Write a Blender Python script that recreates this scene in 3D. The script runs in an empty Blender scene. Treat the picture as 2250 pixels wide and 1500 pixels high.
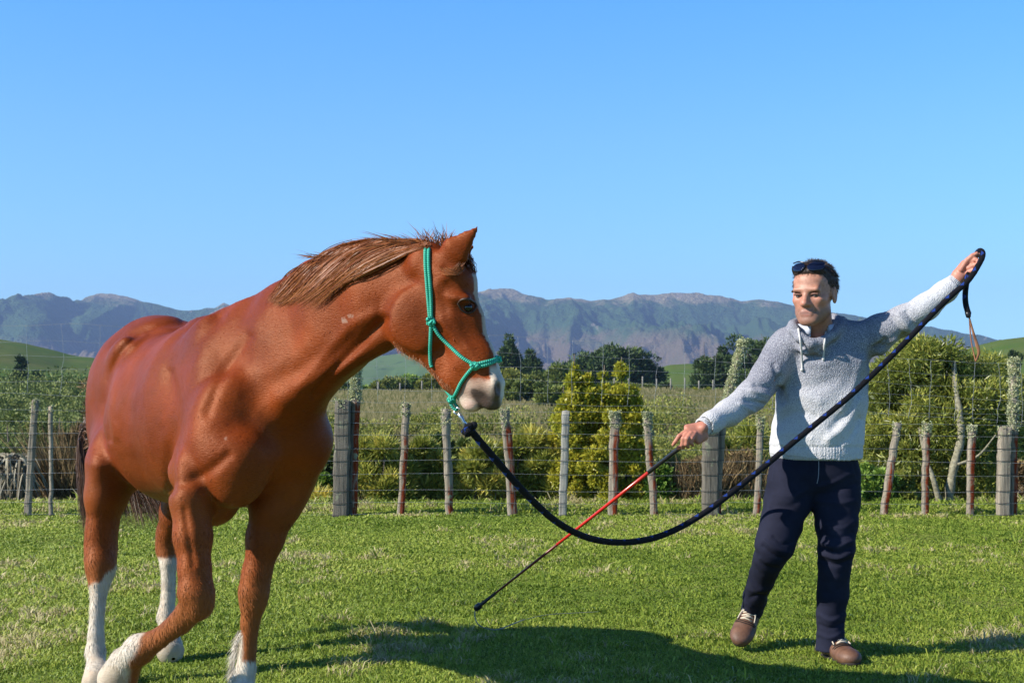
import bpy, math, random
import numpy as np
from mathutils import Vector, Matrix
from mathutils.bvhtree import BVHTree

# ------------------------------------------------------------------ camera, world, sun, exposure
F, CU, CV, HZ, CAMH = 3125.0, 1125.0, 750.0, 871.0, 1.19
PITCH = math.atan((HZ - CV) / F)
scene = bpy.context.scene
col = scene.collection
cam_d = bpy.data.cameras.new('camera'); cam = bpy.data.objects.new('camera', cam_d); col.objects.link(cam)
cam.location = (0, 0, CAMH); cam.rotation_euler = (math.pi / 2 + PITCH, 0, 0)
cam_d.sensor_width = 36.0; cam_d.lens = 36.0 * F / 2250.0
cam_d.clip_start = 0.1; cam_d.clip_end = 20000
cam_d.dof.use_dof = True; cam_d.dof.focus_distance = 5.9; cam_d.dof.aperture_fstop = 13
scene.camera = cam

SUN_AZ = math.radians(20.0)      # light travels towards +x, a little away from the camera
SUN_EL = math.radians(33.0)
LDIR = Vector((math.cos(SUN_AZ) * math.cos(SUN_EL), math.sin(SUN_AZ) * math.cos(SUN_EL), -math.sin(SUN_EL)))
sun_d = bpy.data.lights.new('sun', 'SUN'); sun = bpy.data.objects.new('sun', sun_d); col.objects.link(sun)
sun_d.energy = 5.0; sun_d.angle = math.radians(0.5); sun_d.color = (1.0, 0.94, 0.84)
sun.rotation_euler = LDIR.to_track_quat('-Z', 'Y').to_euler(); sun.location = (-5, -3, 8)

world = bpy.data.worlds.new('World'); scene.world = world; world.use_nodes = True
wn = world.node_tree; wn.nodes.clear()
wo = wn.nodes.new('ShaderNodeOutputWorld'); wb = wn.nodes.new('ShaderNodeBackground')
sk = wn.nodes.new('ShaderNodeTexSky'); sk.sky_type = 'NISHITA'; sk.sun_disc = False
sk.sun_elevation = SUN_EL
# sky azimuth: rotation 0 = sun at +Y, positive turns towards +X (clockwise seen from above)
sk.sun_rotation = math.atan2(-LDIR.x, -LDIR.y)
sk.altitude = 400; sk.air_density = 1.0; sk.dust_density = 0.25; sk.ozone_density = 2.5
# clear deep-blue southern sky: tint by elevation (world direction)
SKY_TINT = [(0, (.6, 1.1, 1.9)), (.07, (.74, 1.16, 1.54)), (.18, (.68, 1.20, 1.66)), (.27, (.53, 1.22, 1.88)), (.52, (.14, .27, .52))]
hs = wn.nodes.new('ShaderNodeHueSaturation'); hs.inputs['Saturation'].default_value = 1.0; hs.inputs['Value'].default_value = 2.0
wtc = wn.nodes.new('ShaderNodeTexCoord'); wsx = wn.nodes.new('ShaderNodeSeparateXYZ'); wn.links.new(wtc.outputs['Generated'], wsx.inputs[0])
wr = wn.nodes.new('ShaderNodeValToRGB'); wn.links.new(wsx.outputs[2], wr.inputs[0])
while len(wr.color_ramp.elements) < 5: wr.color_ramp.elements.new(.5)
for e_, (p_, c_) in zip(wr.color_ramp.elements, SKY_TINT): e_.position = p_; e_.color = (*[x / 2 for x in c_], 1)
wm = wn.nodes.new('ShaderNodeVectorMath'); wm.operation = 'MULTIPLY'; wn.links.new(sk.outputs[0], wm.inputs[0]); wn.links.new(wr.outputs[0], wm.inputs[1])
wn.links.new(wm.outputs[0], hs.inputs['Color']); wn.links.new(hs.outputs[0], wb.inputs[0])
wb.inputs[1].default_value = 0.10
wn.links.new(wb.outputs[0], wo.inputs[0])
scene.view_settings.view_transform = 'Standard'; scene.view_settings.look = 'None'
scene.view_settings.exposure = 0.55; scene.view_settings.gamma = 1.0
GEXTRA = 0
HAZE_D = 1.35e-4
scene.cycles.use_denoising = True
scene.cycles.max_bounces = 6; scene.cycles.diffuse_bounces = 2; scene.cycles.glossy_bounces = 2
scene.cycles.transmission_bounces = 2; scene.cycles.transparent_max_bounces = 4; scene.cycles.volume_bounces = 0
scene.cycles.caustics_reflective = False; scene.cycles.caustics_refractive = False

# ------------------------------------------------------------------ helpers
_cp, _sp = math.cos(PITCH), math.sin(PITCH)
def P(u, v, y):
    """world point at depth y (metres from the camera) seen at photo pixel (u, v)"""
    a = (u - CU) / F; b = (CV - v) / F
    dx, dy, dz = a, _cp - b * _sp, _sp + b * _cp
    t = y / dy
    return np.array([dx * t, y, CAMH + dz * t])
def V3(p): return Vector((float(p[0]), float(p[1]), float(p[2])))
def unit(v):
    v = np.asarray(v, float); return v / max(np.linalg.norm(v), 1e-9)

def tag(o, label=None, cat=None, group=None, kind=None):
    if label: o['label'] = label
    if cat: o['category'] = cat
    if group: o['group'] = group
    if kind: o['kind'] = kind
    return o
def empty(name, loc, label=None, cat=None, group=None):
    o = bpy.data.objects.new(name, None); o.empty_display_size = 0.1
    o.location = V3(loc); col.objects.link(o)
    return tag(o, label, cat, group)

def mk(name, verts, faces, mat, parent=None, smooth=True, attrs=None):
    """mesh object from numpy arrays; faces: array (n,3)/(n,4) or list of such arrays; world-space verts"""
    if isinstance(faces, np.ndarray): faces = [faces]
    faces = [np.asarray(f, np.int32) for f in faces if len(f)]
    verts = np.asarray(verts, np.float32)
    off = np.zeros(3, np.float32)
    if parent is not None:
        p = parent; 
        while p is not None:
            off += np.array(p.location, np.float32); p = p.parent
    me = bpy.data.meshes.new(name)
    me.vertices.add(len(verts)); me.vertices.foreach_set('co', (verts - off).ravel())
    nl = sum(f.size for f in faces); npoly = sum(len(f) for f in faces)
    me.loops.add(nl); me.polygons.add(npoly)
    me.loops.foreach_set('vertex_index', np.concatenate([f.ravel() for f in faces]))
    tot = np.concatenate([np.full(len(f), f.shape[1], np.int32) for f in faces])
    st = np.concatenate([[0], np.cumsum(tot)[:-1]]).astype(np.int32)
    me.polygons.foreach_set('loop_start', st); me.polygons.foreach_set('loop_total', tot)
    if smooth: me.polygons.foreach_set('use_smooth', np.ones(npoly, bool))
    if attrs:
        for k, a in attrs.items():
            a = np.asarray(a, np.float32)
            at = me.attributes.new(k, 'FLOAT', 'POINT'); at.data.foreach_set('value', a.ravel())
    me.update(calc_edges=True)
    if mat: me.materials.append(mat)
    o = bpy.data.objects.new(name, me); col.objects.link(o)
    if parent is not None: o.parent = parent
    return o

class Soup:
    """collects pieces into one mesh"""
    def __init__(s): s.v = []; s.f3 = []; s.f4 = []; s.n = 0; s.a = {}
    def add(s, v, f, **at):
        v = np.asarray(v, np.float32).reshape(-1, 3); f = np.asarray(f, np.int64)
        s.v.append(v)
        (s.f3 if f.shape[1] == 3 else s.f4).append(f + s.n)
        for k, x in at.items():
            s.a.setdefault(k, []).append(np.broadcast_to(np.asarray(x, np.float32), (len(v),)))
        s.n += len(v)
    def tube(s, pts, r, n=8, squash=None, cap=True, r2=None, up=None, **at):
        pts = np.asarray(pts, float); m = len(pts); r = np.broadcast_to(np.asarray(r, float), (m,))
        r2 = r if r2 is None else np.broadcast_to(np.asarray(r2, float), (m,))
        T = np.gradient(pts, axis=0); T /= np.maximum(np.linalg.norm(T, axis=1, keepdims=True), 1e-9)
        u0 = np.array([0, 0, 1.0]) if up is None else np.asarray(up, float)
        if abs(T[0] @ unit(u0)) > .95: u0 = np.array([1.0, .1, 0])
        A = np.zeros_like(pts); a = unit(u0 - T[0] * (u0 @ T[0]))
        for i in range(m):
            a = unit(a - T[i] * (a @ T[i])); A[i] = a
        B = np.cross(T, A)
        th = np.arange(n) * 2 * np.pi / n
        ring = pts[:, None] + r[:, None, None] * np.cos(th)[None, :, None] * A[:, None] + r2[:, None, None] * np.sin(th)[None, :, None] * B[:, None]
        v = ring.reshape(-1, 3)
        i = np.arange(m - 1)[:, None] * n; j = np.arange(n)[None]; k = (j + 1) % n
        f = np.stack([i + j, i + k, i + n + k, i + n + j], -1).reshape(-1, 4)
        ln = np.concatenate([[0], np.cumsum(np.linalg.norm(np.diff(pts, axis=0), axis=1))])
        aa = dict(at)
        if 'ln' in aa: aa['ln'] = np.repeat(ln + aa['ln'], n)
        if 'ang' in aa: aa['ang'] = np.tile(th / (2 * np.pi), m)
        base = s.n
        s.add(v, f, **aa)
        if cap:
            ct = np.stack([pts[0] - T[0] * r[0] * .4, pts[-1] + T[-1] * r[-1] * .4])
            ac = {k_: (np.array([x[0], x[-1]]) if np.ndim(x) else x) for k_, x in aa.items()}
            s.v.append(ct.astype(np.float32))
            for k_, x in ac.items(): s.a[k_].append(np.broadcast_to(np.asarray(x, np.float32), (2,)))
            c0 = s.n; s.n += 2; jj = np.arange(n); kk = (jj + 1) % n
            s.f3.append(np.stack([np.full(n, c0), base + kk, base + jj], -1))
            e = base + (m - 1) * n
            s.f3.append(np.stack([np.full(n, c0 + 1), e + jj, e + kk], -1))
    def build(s, name, mat, parent=None, smooth=True):
        fs = []
        if s.f4: fs.append(np.concatenate(s.f4))
        if s.f3: fs.append(np.concatenate(s.f3))
        return mk(name, np.concatenate(s.v), fs, mat, parent, smooth, {k: np.concatenate(x) for k, x in s.a.items()})

def spline(pts, n=8):
    """Catmull-Rom through points -> dense polyline (works on any columns)"""
    p = np.asarray(pts, float); p = np.vstack([2 * p[0] - p[1], p, 2 * p[-1] - p[-2]])
    out = []
    for i in range(1, len(p) - 2):
        t = np.linspace(0, 1, n, endpoint=False)[:, None]
        a, b, c, d = p[i - 1], p[i], p[i + 1], p[i + 2]
        out.append(.5 * ((2 * b) + (-a + c) * t + (2 * a - 5 * b + 4 * c - d) * t ** 2 + (-a + 3 * b - 3 * c + d) * t ** 3))
    out.append(p[-2][None]); return np.vstack(out)

def _h(ix, iy, iz, s):
    n = (ix * 374761393 + iy * 668265263 + iz * 2147483647 + s * 1274126177) & 0xffffffff
    n = ((n ^ (n >> 13)) * 1274126177) & 0xffffffff
    return ((n ^ (n >> 16)) & 0xffff) / 65535.0
def vnoise(p, s=0):
    p = np.asarray(p, float)
    if p.shape[-1] == 2: p = np.concatenate([p, np.zeros(p.shape[:-1] + (1,))], -1)
    i = np.floor(p).astype(np.int64); f = p - i; f = f * f * (3 - 2 * f)
    x, y, z = i[..., 0], i[..., 1], i[..., 2]; fx, fy, fz = f[..., 0], f[..., 1], f[..., 2]
    def L(a, b, t): return a + (b - a) * t
    r = L(L(L(_h(x, y, z, s), _h(x + 1, y, z, s), fx), L(_h(x, y + 1, z, s), _h(x + 1, y + 1, z, s), fx), fy),
          L(L(_h(x, y, z + 1, s), _h(x + 1, y, z + 1, s), fx), L(_h(x, y + 1, z + 1, s), _h(x + 1, y + 1, z + 1, s), fx), fy), fz)
    return r * 2 - 1
def fbm(p, o=4, s=0, g=.5):
    a, t = 1.0, 0
    for k in range(o): t = t + a * vnoise(np.asarray(p) * 2 ** k, s + k); a *= g
    return t
def sstep(x, a, b):
    t = np.clip((np.asarray(x, float) - a) / (b - a), 0, 1); return t * t * (3 - 2 * t)

# ---- materials
def nmat(name):
    m = bpy.data.materials.new(name); m.use_nodes = True; nt = m.node_tree
    b = nt.nodes['Principled BSDF']; return m, nt, b
def nd(nt, t, **kw):
    n = nt.nodes.new(t)
    for k, v in kw.items():
        if k in n.inputs: 
            if hasattr(v, 'is_output'): nt.links.new(v, n.inputs[k])
            else: n.inputs[k].default_value = v
        else: setattr(n, k, v)
    return n
def lk(nt, a, b): nt.links.new(a, b)
def ramp(nt, fac, stops, interp='LINEAR'):
    r = nt.nodes.new('ShaderNodeValToRGB'); cr = r.color_ramp; cr.interpolation = interp
    while len(cr.elements) < len(stops): cr.elements.new(.5)
    for e, (p, c) in zip(cr.elements, stops):
        e.position = p; e.color = (*c, 1) if len(c) == 3 else c
    lk(nt, fac, r.inputs[0]); return r.outputs[0]
def noise(nt, scale, detail=3, rough=.55, vec=None, dist=0.0):
    n = nt.nodes.new('ShaderNodeTexNoise'); n.inputs['Scale'].default_value = scale
    n.inputs['Detail'].default_value = detail; n.inputs['Roughness'].default_value = rough; n.inputs['Distortion'].default_value = dist
    if vec is None:
        tc = nt.nodes.new('ShaderNodeTexCoord'); vec = tc.outputs['Object']
    lk(nt, vec, n.inputs['Vector']); return n.outputs['Fac']
def mapped(nt, scale=(1, 1, 1), rot=(0, 0, 0)):
    tc = nt.nodes.new('ShaderNodeTexCoord'); mp = nt.nodes.new('ShaderNodeMapping')
    mp.inputs['Scale'].default_value = scale; mp.inputs['Rotation'].default_value = rot
    lk(nt, tc.outputs['Object'], mp.inputs[0]); return mp.outputs[0]
def attr(nt, name):
    a = nt.nodes.new('ShaderNodeAttribute'); a.attribute_name = name; return a.outputs['Fac']
def mix(nt, fac, a, b, mode='MIX'):
    m = nt.nodes.new('ShaderNodeMix'); m.data_type = 'RGBA'; m.blend_type = mode
    for s, v in ((0, fac), (6, a), (7, b)):
        if hasattr(v, 'is_output'): lk(nt, v, m.inputs[s])
        else: m.inputs[s].default_value = v if s == 0 else ((*v, 1) if len(v) == 3 else v)
    return m.outputs[2]
def math_(nt, op, a, b=0.0, clamp=False):
    m = nt.nodes.new('ShaderNodeMath'); m.operation = op; m.use_clamp = clamp
    for s, v in ((0, a), (1, b)):
        if hasattr(v, 'is_output'): lk(nt, v, m.inputs[s])
        else: m.inputs[s].default_value = v
    return m.outputs[0]
def bump(nt, b, h, strength=.3, dist=.01):
    n = nt.nodes.new('ShaderNodeBump'); n.inputs['Strength'].default_value = strength; n.inputs['Distance'].default_value = dist
    lk(nt, h, n.inputs['Height']); lk(nt, n.outputs[0], b.inputs['Normal'])
def simple(name, c, rough=.6, var=.15, nscale=20, spec=.4, bumps=0.0, metallic=0.0, nscale2=None):
    m, nt, b = nmat(name)
    n = noise(nt, nscale, 4)
    lk(nt, ramp(nt, n, [(.3, tuple(x * (1 - var) for x in c)), (.7, tuple(min(1, x * (1 + var)) for x in c))]), b.inputs['Base Color'])
    b.inputs['Roughness'].default_value = rough; b.inputs['Specular IOR Level'].default_value = spec
    b.inputs['Metallic'].default_value = metallic
    if bumps: bump(nt, b, noise(nt, nscale2 or nscale * 4, 3), bumps, .004)
    return m

# ------------------------------------------------------------------ signed-distance modelling -> one continuous skin
class SDF:
    def __init__(s): s.ops = []
    def seg(s, A, B, ra, rb, side=(1, 0, 0), k=.03, sub=False):
        A = np.asarray(A, float); B = np.asarray(B, float)
        ra = (ra, ra) if np.isscalar(ra) else ra; rb = (rb, rb) if np.isscalar(rb) else rb
        L = max(np.linalg.norm(B - A), 1e-6); T = (B - A) / L
        side = np.asarray(side, float); sd = side - T * (side @ T)
        if np.linalg.norm(sd) < .05: sd = np.array([0, 1, .01]) - T * T[1]
        sd = unit(sd); o = np.cross(T, sd)
        s.ops.append(('s', A, T, L, sd, o, ra, rb, k, sub, (A + B) / 2, L / 2 + max(*ra, *rb)))
    def chain(s, nodes, side=(1, 0, 0), k=.03, sub=False):
        for (a, ra), (b, rb) in zip(nodes[:-1], nodes[1:]): s.seg(a, b, ra, rb, side, k, sub)
    def ell(s, c, r, ax=None, k=.03, sub=False):
        c = np.asarray(c, float); r = (r, r, r) if np.isscalar(r) else r
        ax = np.eye(3) if ax is None else np.asarray(ax, float)
        s.ops.append(('e', c, ax, np.array(r, float), k, sub, c, max(r)))
    def plane(s, c, n):   # keep the side the normal points AWAY from
        s.ops.append(('p', np.asarray(c, float), unit(n)))
    def evalb(s, pts, cen, hd):
        """pts (nb, m, 3), block centres, half diagonal"""
        D = np.full(pts.shape[:2], .6, np.float32)
        for op in s.ops:
            if op[0] == 'p':
                D = np.maximum(D, ((pts - op[1].astype(np.float32)) @ op[2].astype(np.float32))); continue
            bc, br, k, sub = op[-2], op[-1], op[-4], op[-3]
            m = np.nonzero(np.linalg.norm(cen - bc, axis=1) - hd < br + k + .03)[0]
            if len(m) == 0: continue
            p = pts[m]
            if op[0] == 's':
                A, T, L, sd, o, ra, rb = (np.asarray(x, np.float32) for x in op[1:8])
                q = p - A; t = q @ T; tc = np.clip(t, 0, L); h = tc / L
                rs = ra[0] + (rb[0] - ra[0]) * h; ro = ra[1] + (rb[1] - ra[1]) * h; rt = np.minimum(rs, ro)
                x, y, z = q @ sd, q @ o, t - tc
            else:
                c, ax, r = (np.asarray(v, np.float32) for v in op[1:4])
                q = (p - c) @ ax.T; x, y, z = q[..., 0], q[..., 1], q[..., 2]; rs, ro, rt = r
            xs, ys, zs = x / rs, y / ro, z / rt
            k0 = np.sqrt(xs * xs + ys * ys + zs * zs)
            k1 = np.sqrt((xs / rs) ** 2 + (ys / ro) ** 2 + (zs / rt) ** 2) + 1e-6
            d = k0 * (k0 - 1) / k1
            d = np.where(k0 < .05, -np.minimum(np.minimum(rs, ro), rt), d)
            a = D[m]
            if sub:
                h = np.clip(.5 - .5 * (a + d) / k, 0, 1); D[m] = a * (1 - h) - d * h + k * h * (1 - h)
            else:
                h = np.clip(.5 + .5 * (a - d) / k, 0, 1); D[m] = a * (1 - h) + d * h - k * h * (1 - h)
        return D
    def mesh(s, h, smooth=1):
        Bn = 8; bs = Bn * h
        lo = np.min([o[-2] - o[-1] for o in s.ops if o[0] != 'p' and not o[-3]], axis=0) - bs
        hi = np.max([o[-2] + o[-1] for o in s.ops if o[0] != 'p' and not o[-3]], axis=0) + bs
        nb = np.ceil((hi - lo) / bs).astype(int)
        I = np.stack(np.meshgrid(*[np.arange(n) for n in nb], indexing='ij'), -1).reshape(-1, 3)
        cen = lo + (I + .5) * bs; hd = bs * math.sqrt(3) / 2
        keep = np.zeros(len(I), bool)
        for a in range(0, len(I), 20000):
            d = s.evalb(cen[a:a + 20000, None].astype(np.float32), cen[a:a + 20000], .0)[:, 0]
            keep[a:a + 20000] = np.abs(d) < hd * 2.2
        I = I[keep]; cen = cen[keep]
        N = nb * Bn + 2
        g = np.stack(np.meshgrid(*[np.arange(Bn + 1)] * 3, indexing='ij'), -1).reshape(-1, 3)
        VID, VP, Q = [], [], []
        corner = [(0,0,0),(1,0,0),(0,1,0),(1,1,0),(0,0,1),(1,0,1),(0,1,1),(1,1,1)]
        edges = [(0,1),(2,3),(4,5),(6,7),(0,2),(1,3),(4,6),(5,7),(0,4),(1,5),(2,6),(3,7)]
        def gid(c): return (c[..., 0].astype(np.int64) * N[1] + c[..., 1]) * N[2] + c[..., 2]
        for a in range(0, len(I), 600):
            Ib = I[a:a + 600]; G = Ib[:, None] * Bn + g[None]
            pts = (lo + G * h).astype(np.float32)
            D = s.evalb(pts, cen[a:a + 600], hd).reshape(-1, Bn + 1, Bn + 1, Bn + 1)
            cs = [D[:, c[0]:Bn + c[0], c[1]:Bn + c[1], c[2]:Bn + c[2]] for c in corner]
            neg = sum((c < 0).astype(np.int8) for c in cs); act = (neg > 0) & (neg < 8)
            w = np.argwhere(act)
            if len(w) == 0: continue
            cv = np.stack([c[act] for c in cs], -1)
            acc = np.zeros((len(w), 3)); cnt = np.zeros(len(w))
            for i, j in edges:
                va, vb = cv[:, i], cv[:, j]; mm = (va < 0) != (vb < 0)
                t = np.where(mm, va / np.where(mm, va - vb, 1), 0)
                pa, pb = np.array(corner[i], float), np.array(corner[j], float)
                acc += np.where(mm[:, None], pa + t[:, None] * (pb - pa), 0); cnt += mm
            gc = Ib[w[:, 0]] * Bn + w[:, 1:]
            VID.append(gid(gc + 1)); VP.append(lo + (gc + acc / cnt[:, None]) * h)
            S = D < 0
            for ax in range(3):
                s0 = S[:, :Bn, :Bn, :Bn]
                sl = [slice(0, Bn)] * 3; sl[ax] = slice(1, Bn + 1); s1 = S[(slice(None), *sl)]
                e = np.argwhere(s0 != s1)
                if len(e) == 0: continue
                ec = Ib[e[:, 0]] * Bn + e[:, 1:] + 1; inside = s0[tuple(e.T)]
                b1, b2 = (ax + 1) % 3, (ax + 2) % 3
                o1 = np.zeros(3, int); o1[b1] = 1; o2 = np.zeros(3, int); o2[b2] = 1
                q = np.stack([gid(ec - o1 - o2), gid(ec - o2), gid(ec), gid(ec - o1)], -1)
                q = np.where(inside[:, None], q, q[:, ::-1]); Q.append(q)
        VID = np.concatenate(VID); VP = np.concatenate(VP); Q = np.concatenate(Q)
        o = np.argsort(VID); VID = VID[o]; VP = VP[o]
        q = np.searchsorted(VID, Q); q = np.clip(q, 0, len(VID) - 1)
        ok = (VID[q] == Q).all(1); q = q[ok]
        for _ in range(smooth):
            e = np.concatenate([q[:, [0, 1]], q[:, [1, 2]], q[:, [2, 3]], q[:, [3, 0]]])
            ac = np.zeros_like(VP); ct = np.zeros(len(VP))
            for c in range(3): ac[:, c] = np.bincount(e[:, 0], VP[e[:, 1], c], len(VP)) + np.bincount(e[:, 1], VP[e[:, 0], c], len(VP))
            ct = np.bincount(e.ravel(), minlength=len(VP)); VP = VP * .4 + .6 * ac / np.maximum(ct, 1)[:, None]
        return VP, q
def vnormals(v, q):
    n = np.cross(v[q[:, 2]] - v[q[:, 0]], v[q[:, 3]] - v[q[:, 1]]); out = np.zeros_like(v)
    for c in range(3):
        for j in range(4): out[:, c] += np.bincount(q[:, j], n[:, c], len(v))
    return out / np.maximum(np.linalg.norm(out, axis=1, keepdims=True), 1e-12)
def px(v):
    """photo pixel of world points (for choosing where coat markings and dyes sit on a model, in its own mesh attributes)"""
    v = np.asarray(v, float); y = v[..., 1] * _cp + (v[..., 2] - CAMH) * _sp; z = (v[..., 2] - CAMH) * _cp - v[..., 1] * _sp
    return CU + F * v[..., 0] / y, CV - F * z / y
def ribbons(paths, w, taper=True, face=None, seed=0):
    """paths (n, m, 3) -> flat hair strips; returns verts, quads, per-vertex random, per-vertex t"""
    rng = np.random.default_rng(seed); n, m, _ = paths.shape
    T = np.gradient(paths, axis=1); T /= np.maximum(np.linalg.norm(T, axis=2, keepdims=True), 1e-9)
    f = rng.normal(size=(n, 1, 3)) * .6 + (np.array([0, -1, .2]) if face is None else np.asarray(face))
    S = np.cross(T, f); S /= np.maximum(np.linalg.norm(S, axis=2, keepdims=True), 1e-9)
    t = np.linspace(0, 1, m)[None, :, None]
    ww = np.broadcast_to(np.asarray(w), (n,))[:, None, None] * ((1 - t ** 2.5) if taper else 1)
    v = np.stack([paths - S * ww / 2, paths + S * ww / 2], 2).reshape(-1, 3)
    b = (np.arange(n) * m * 2)[:, None] + np.arange(m - 1)[None] * 2
    q = np.stack([b, b + 1, b + 3, b + 2], -1).reshape(-1, 4)
    rnd = np.repeat(rng.random(n), m * 2); tt = np.tile(np.repeat(np.linspace(0, 1, m), 2), n)
    return v, q, rnd, tt
# ================================================================== LAND
def grid_mesh(name, X, Y, Z, mat, kind='structure', attrs=None):
    r, c = X.shape; v = np.stack([X, Y, Z], -1).reshape(-1, 3)
    i = np.arange(r - 1)[:, None] * c; j = np.arange(c - 1)[None]
    q = np.stack([i + j, i + j + 1, i + c + j + 1, i + c + j], -1).reshape(-1, 4)
    o = mk(name, v, q, mat, None, True, attrs); o['kind'] = kind; return o
def zof(v, y): return P(CU, v, y)[2]

def ground_z(x, y):
    x = np.asarray(x, float); y = np.asarray(y, float)
    u = 1125 + 3125 * x / np.maximum(y, 1)
    pts_y = [-60, 16.0, 17.5, 21, 28, 42, 60, 100, 140, 175, 260, 500, 900, 2600]
    field = [0, 0, -.35, -1.6, -3.2, -2.0, -.15, .75, 1.5, 1.2, -3, -6, 0, 25]
    left = [0, 0, -.3, -1.5, -4.0, -4.5, -3.6, -.5, 1.2, .8, 0, 0, 4, 25]
    zf = np.interp(y, pts_y, field); zl = np.interp(y, pts_y, left)
    wl = 1 - sstep(u, 330, 640)
    z = zf * (1 - wl) + zl * wl
    p = np.stack([x, y], -1)
    z = z + sstep(y, 20, 60) * fbm(p / 26, 3, 5) * .5 + .012 * fbm(p * 1.1, 3, 9)
    return z
def col_field(nt):
    return None
# ground: the mown paddock in front of the fence, the gully and rank field beyond it: one sheet
ys = np.concatenate([np.linspace(-40, 4, 12), np.linspace(4.3, 17, 70), np.geomspace(17.3, 2700, 150)])
aa = np.linspace(-1, 1, 241); aa = np.sign(aa) * np.abs(aa) ** 1.25
Y, A = np.meshgrid(ys, aa, indexing='ij'); X = A * (30 + np.maximum(Y, 0) * 1.1)
m, nt, b = nmat('paddock_ground')
tc = nt.nodes.new('ShaderNodeTexCoord').outputs['Object']
n1_ = noise(nt, 1.3, 5, .65, tc); n2_ = noise(nt, 14, 4, .7, tc); n3_ = noise(nt, .06, 4, .6, tc)
near = mix(nt, ramp(nt, n1_, [(.40, (0, 0, 0)), (.66, (1, 1, 1))]), (.17, .24, .030), (.27, .26, .08))
near = mix(nt, ramp(nt, n2_, [(.45, (0, 0, 0)), (.7, (1, 1, 1))]), near, (.075, .11, .018))
far = mix(nt, n1_, (.15, .145, .055), (.24, .21, .10))
far = mix(nt, ramp(nt, n3_, [(.42, (0, 0, 0)), (.6, (1, 1, 1))]), far, (.13, .15, .045))
vf = mix(nt, ramp(nt, n3_, [(.4, (0, 0, 0)), (.6, (1, 1, 1))]), (.05, .09, .02), (.075, .11, .03))
sx = nt.nodes.new('ShaderNodeSeparateXYZ'); lk(nt, tc, sx.inputs[0])
def yr(a, b_): 
    r_ = nt.nodes.new('ShaderNodeMapRange'); lk(nt, sx.outputs[1], r_.inputs[0]); r_.inputs[1].default_value = a; r_.inputs[2].default_value = b_; return r_.outputs[0]
c = mix(nt, yr(17, 30), near, mix(nt, yr(160, 240), far, vf)); lk(nt, c, b.inputs['Base Color']); b.inputs['Roughness'].default_value = .9
b.inputs['Specular IOR Level'].default_value = .1
bump(nt, b, math_(nt, 'ADD', n2_, noise(nt, 60, 3, .6, tc)), .7, .03)
ground = grid_mesh('ground', X, Y, ground_z(X, Y), m)

# hills and mountains: ridge profile (photo pixels read as bearings and heights) at a true distance
def hill(name, prof, y_r, y_f, z_f, relief, mat, nu=160, ns=50, sc=60, seed=0, pw=.8, u0=None, u1=None, back=.25, spur=None):
    prof = np.array(prof, float); u0 = prof[0, 0] if u0 is None else u0; u1 = prof[-1, 0] if u1 is None else u1
    us = np.linspace(u0, u1, nu); s = np.linspace(0, 1 + back, ns)
    S, U = np.meshgrid(s, us, indexing='ij')
    Yv = y_f + (y_r - y_f) * S; Xv = (U - CU) / F * y_r * (Yv / y_r) ** .9
    vr = np.interp(us, prof[:, 0], prof[:, 1]); zr = CAMH + (HZ - vr) * y_r / F * 1.0
    g = np.where(S <= 1, np.clip(S, 0, 1) ** pw, 1 - (S - 1) * 1.6)
    Z = z_f + (zr[None] - z_f) * g
    p = np.stack([Xv / sc, Yv / (sc * (3.2 if sc == 210 else 2.6))], -1)
    wp = p + .35 * np.stack([vnoise(p * 1.3, seed + 20), vnoise(p * 1.3, seed + 21)], -1)
    rd = 0; a = 1.0
    if sc > 200: rd = .9 * (1 - 2 * np.abs(vnoise(wp * [.42, .5], seed + 60))) + .9 * vnoise(wp * [.8, .9], seed + 61)
    for k in range(5):
        rd = rd + a * (1 - 2 * np.abs(vnoise(wp * 2 ** k, seed + k))); a *= .52
    env = np.where(S < 1, np.clip(4 * S * (1 - S), 0, 1) + .035, .035)
    Z = Z + relief * (rd - 1.9) * env + relief * .05 * fbm(np.stack([Xv, Yv], -1) / sc * 6, 3, seed + 7)
    att = dict(s=S.ravel(), rd=rd.ravel())
    return grid_mesh(name, Xv, Yv, Z, mat, 'structure', att)

# mountains
m, nt, b = nmat('mountain_slopes')
tc = nt.nodes.new('ShaderNodeTexCoord').outputs['Object']
sx = nt.nodes.new('ShaderNodeSeparateXYZ'); lk(nt, tc, sx.inputs[0])
nA = noise(nt, .0035, 6, .6, tc); nB = noise(nt, .016, 6, .65, tc); nC = noise(nt, .06, 4, .7, tc)
hz = math_(nt, 'ADD', sx.outputs[2], math_(nt, 'MULTIPLY', math_(nt, 'SUBTRACT', nA, .5), 260))
bush = mix(nt, nC, (.035, .080, .032), (.080, .135, .055)); scrub = mix(nt, nB, (.24, .16, .12), (.11, .115, .06)); tus = mix(nt, nC, (.25, .21, .13), (.34, .29, .18))
def mr(x, a, b_):
    r_ = nt.nodes.new('ShaderNodeMapRange'); lk(nt, x, r_.inputs[0]); r_.inputs[1].default_value = a; r_.inputs[2].default_value = b_; r_.interpolation_type = 'SMOOTHSTEP'; return r_.outputs[0]
c = mix(nt, mr(hz, 125, 175), scrub, bush)
top = math_(nt, 'ADD', sx.outputs[2], math_(nt, 'MULTIPLY', math_(nt, 'SUBTRACT', nB, .5), 130))
c = mix(nt, mr(top, 262, 300), c, tus)
slip = math_(nt, 'MULTIPLY', mr(noise(nt, 1.0, 3, .6, mapped(nt, (.012, .0035, .0035)), 1.2), .66, .70), mr(nC, .35, .6))
c = mix(nt, slip, c, (.38, .32, .26))
lk(nt, c, b.inputs['Base Color']); b.inputs['Roughness'].default_value = .95; b.inputs['Specular IOR Level'].default_value = .05
bump(nt, b, math_(nt, 'ADD', nB, nC), 1.0, 20)
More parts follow.
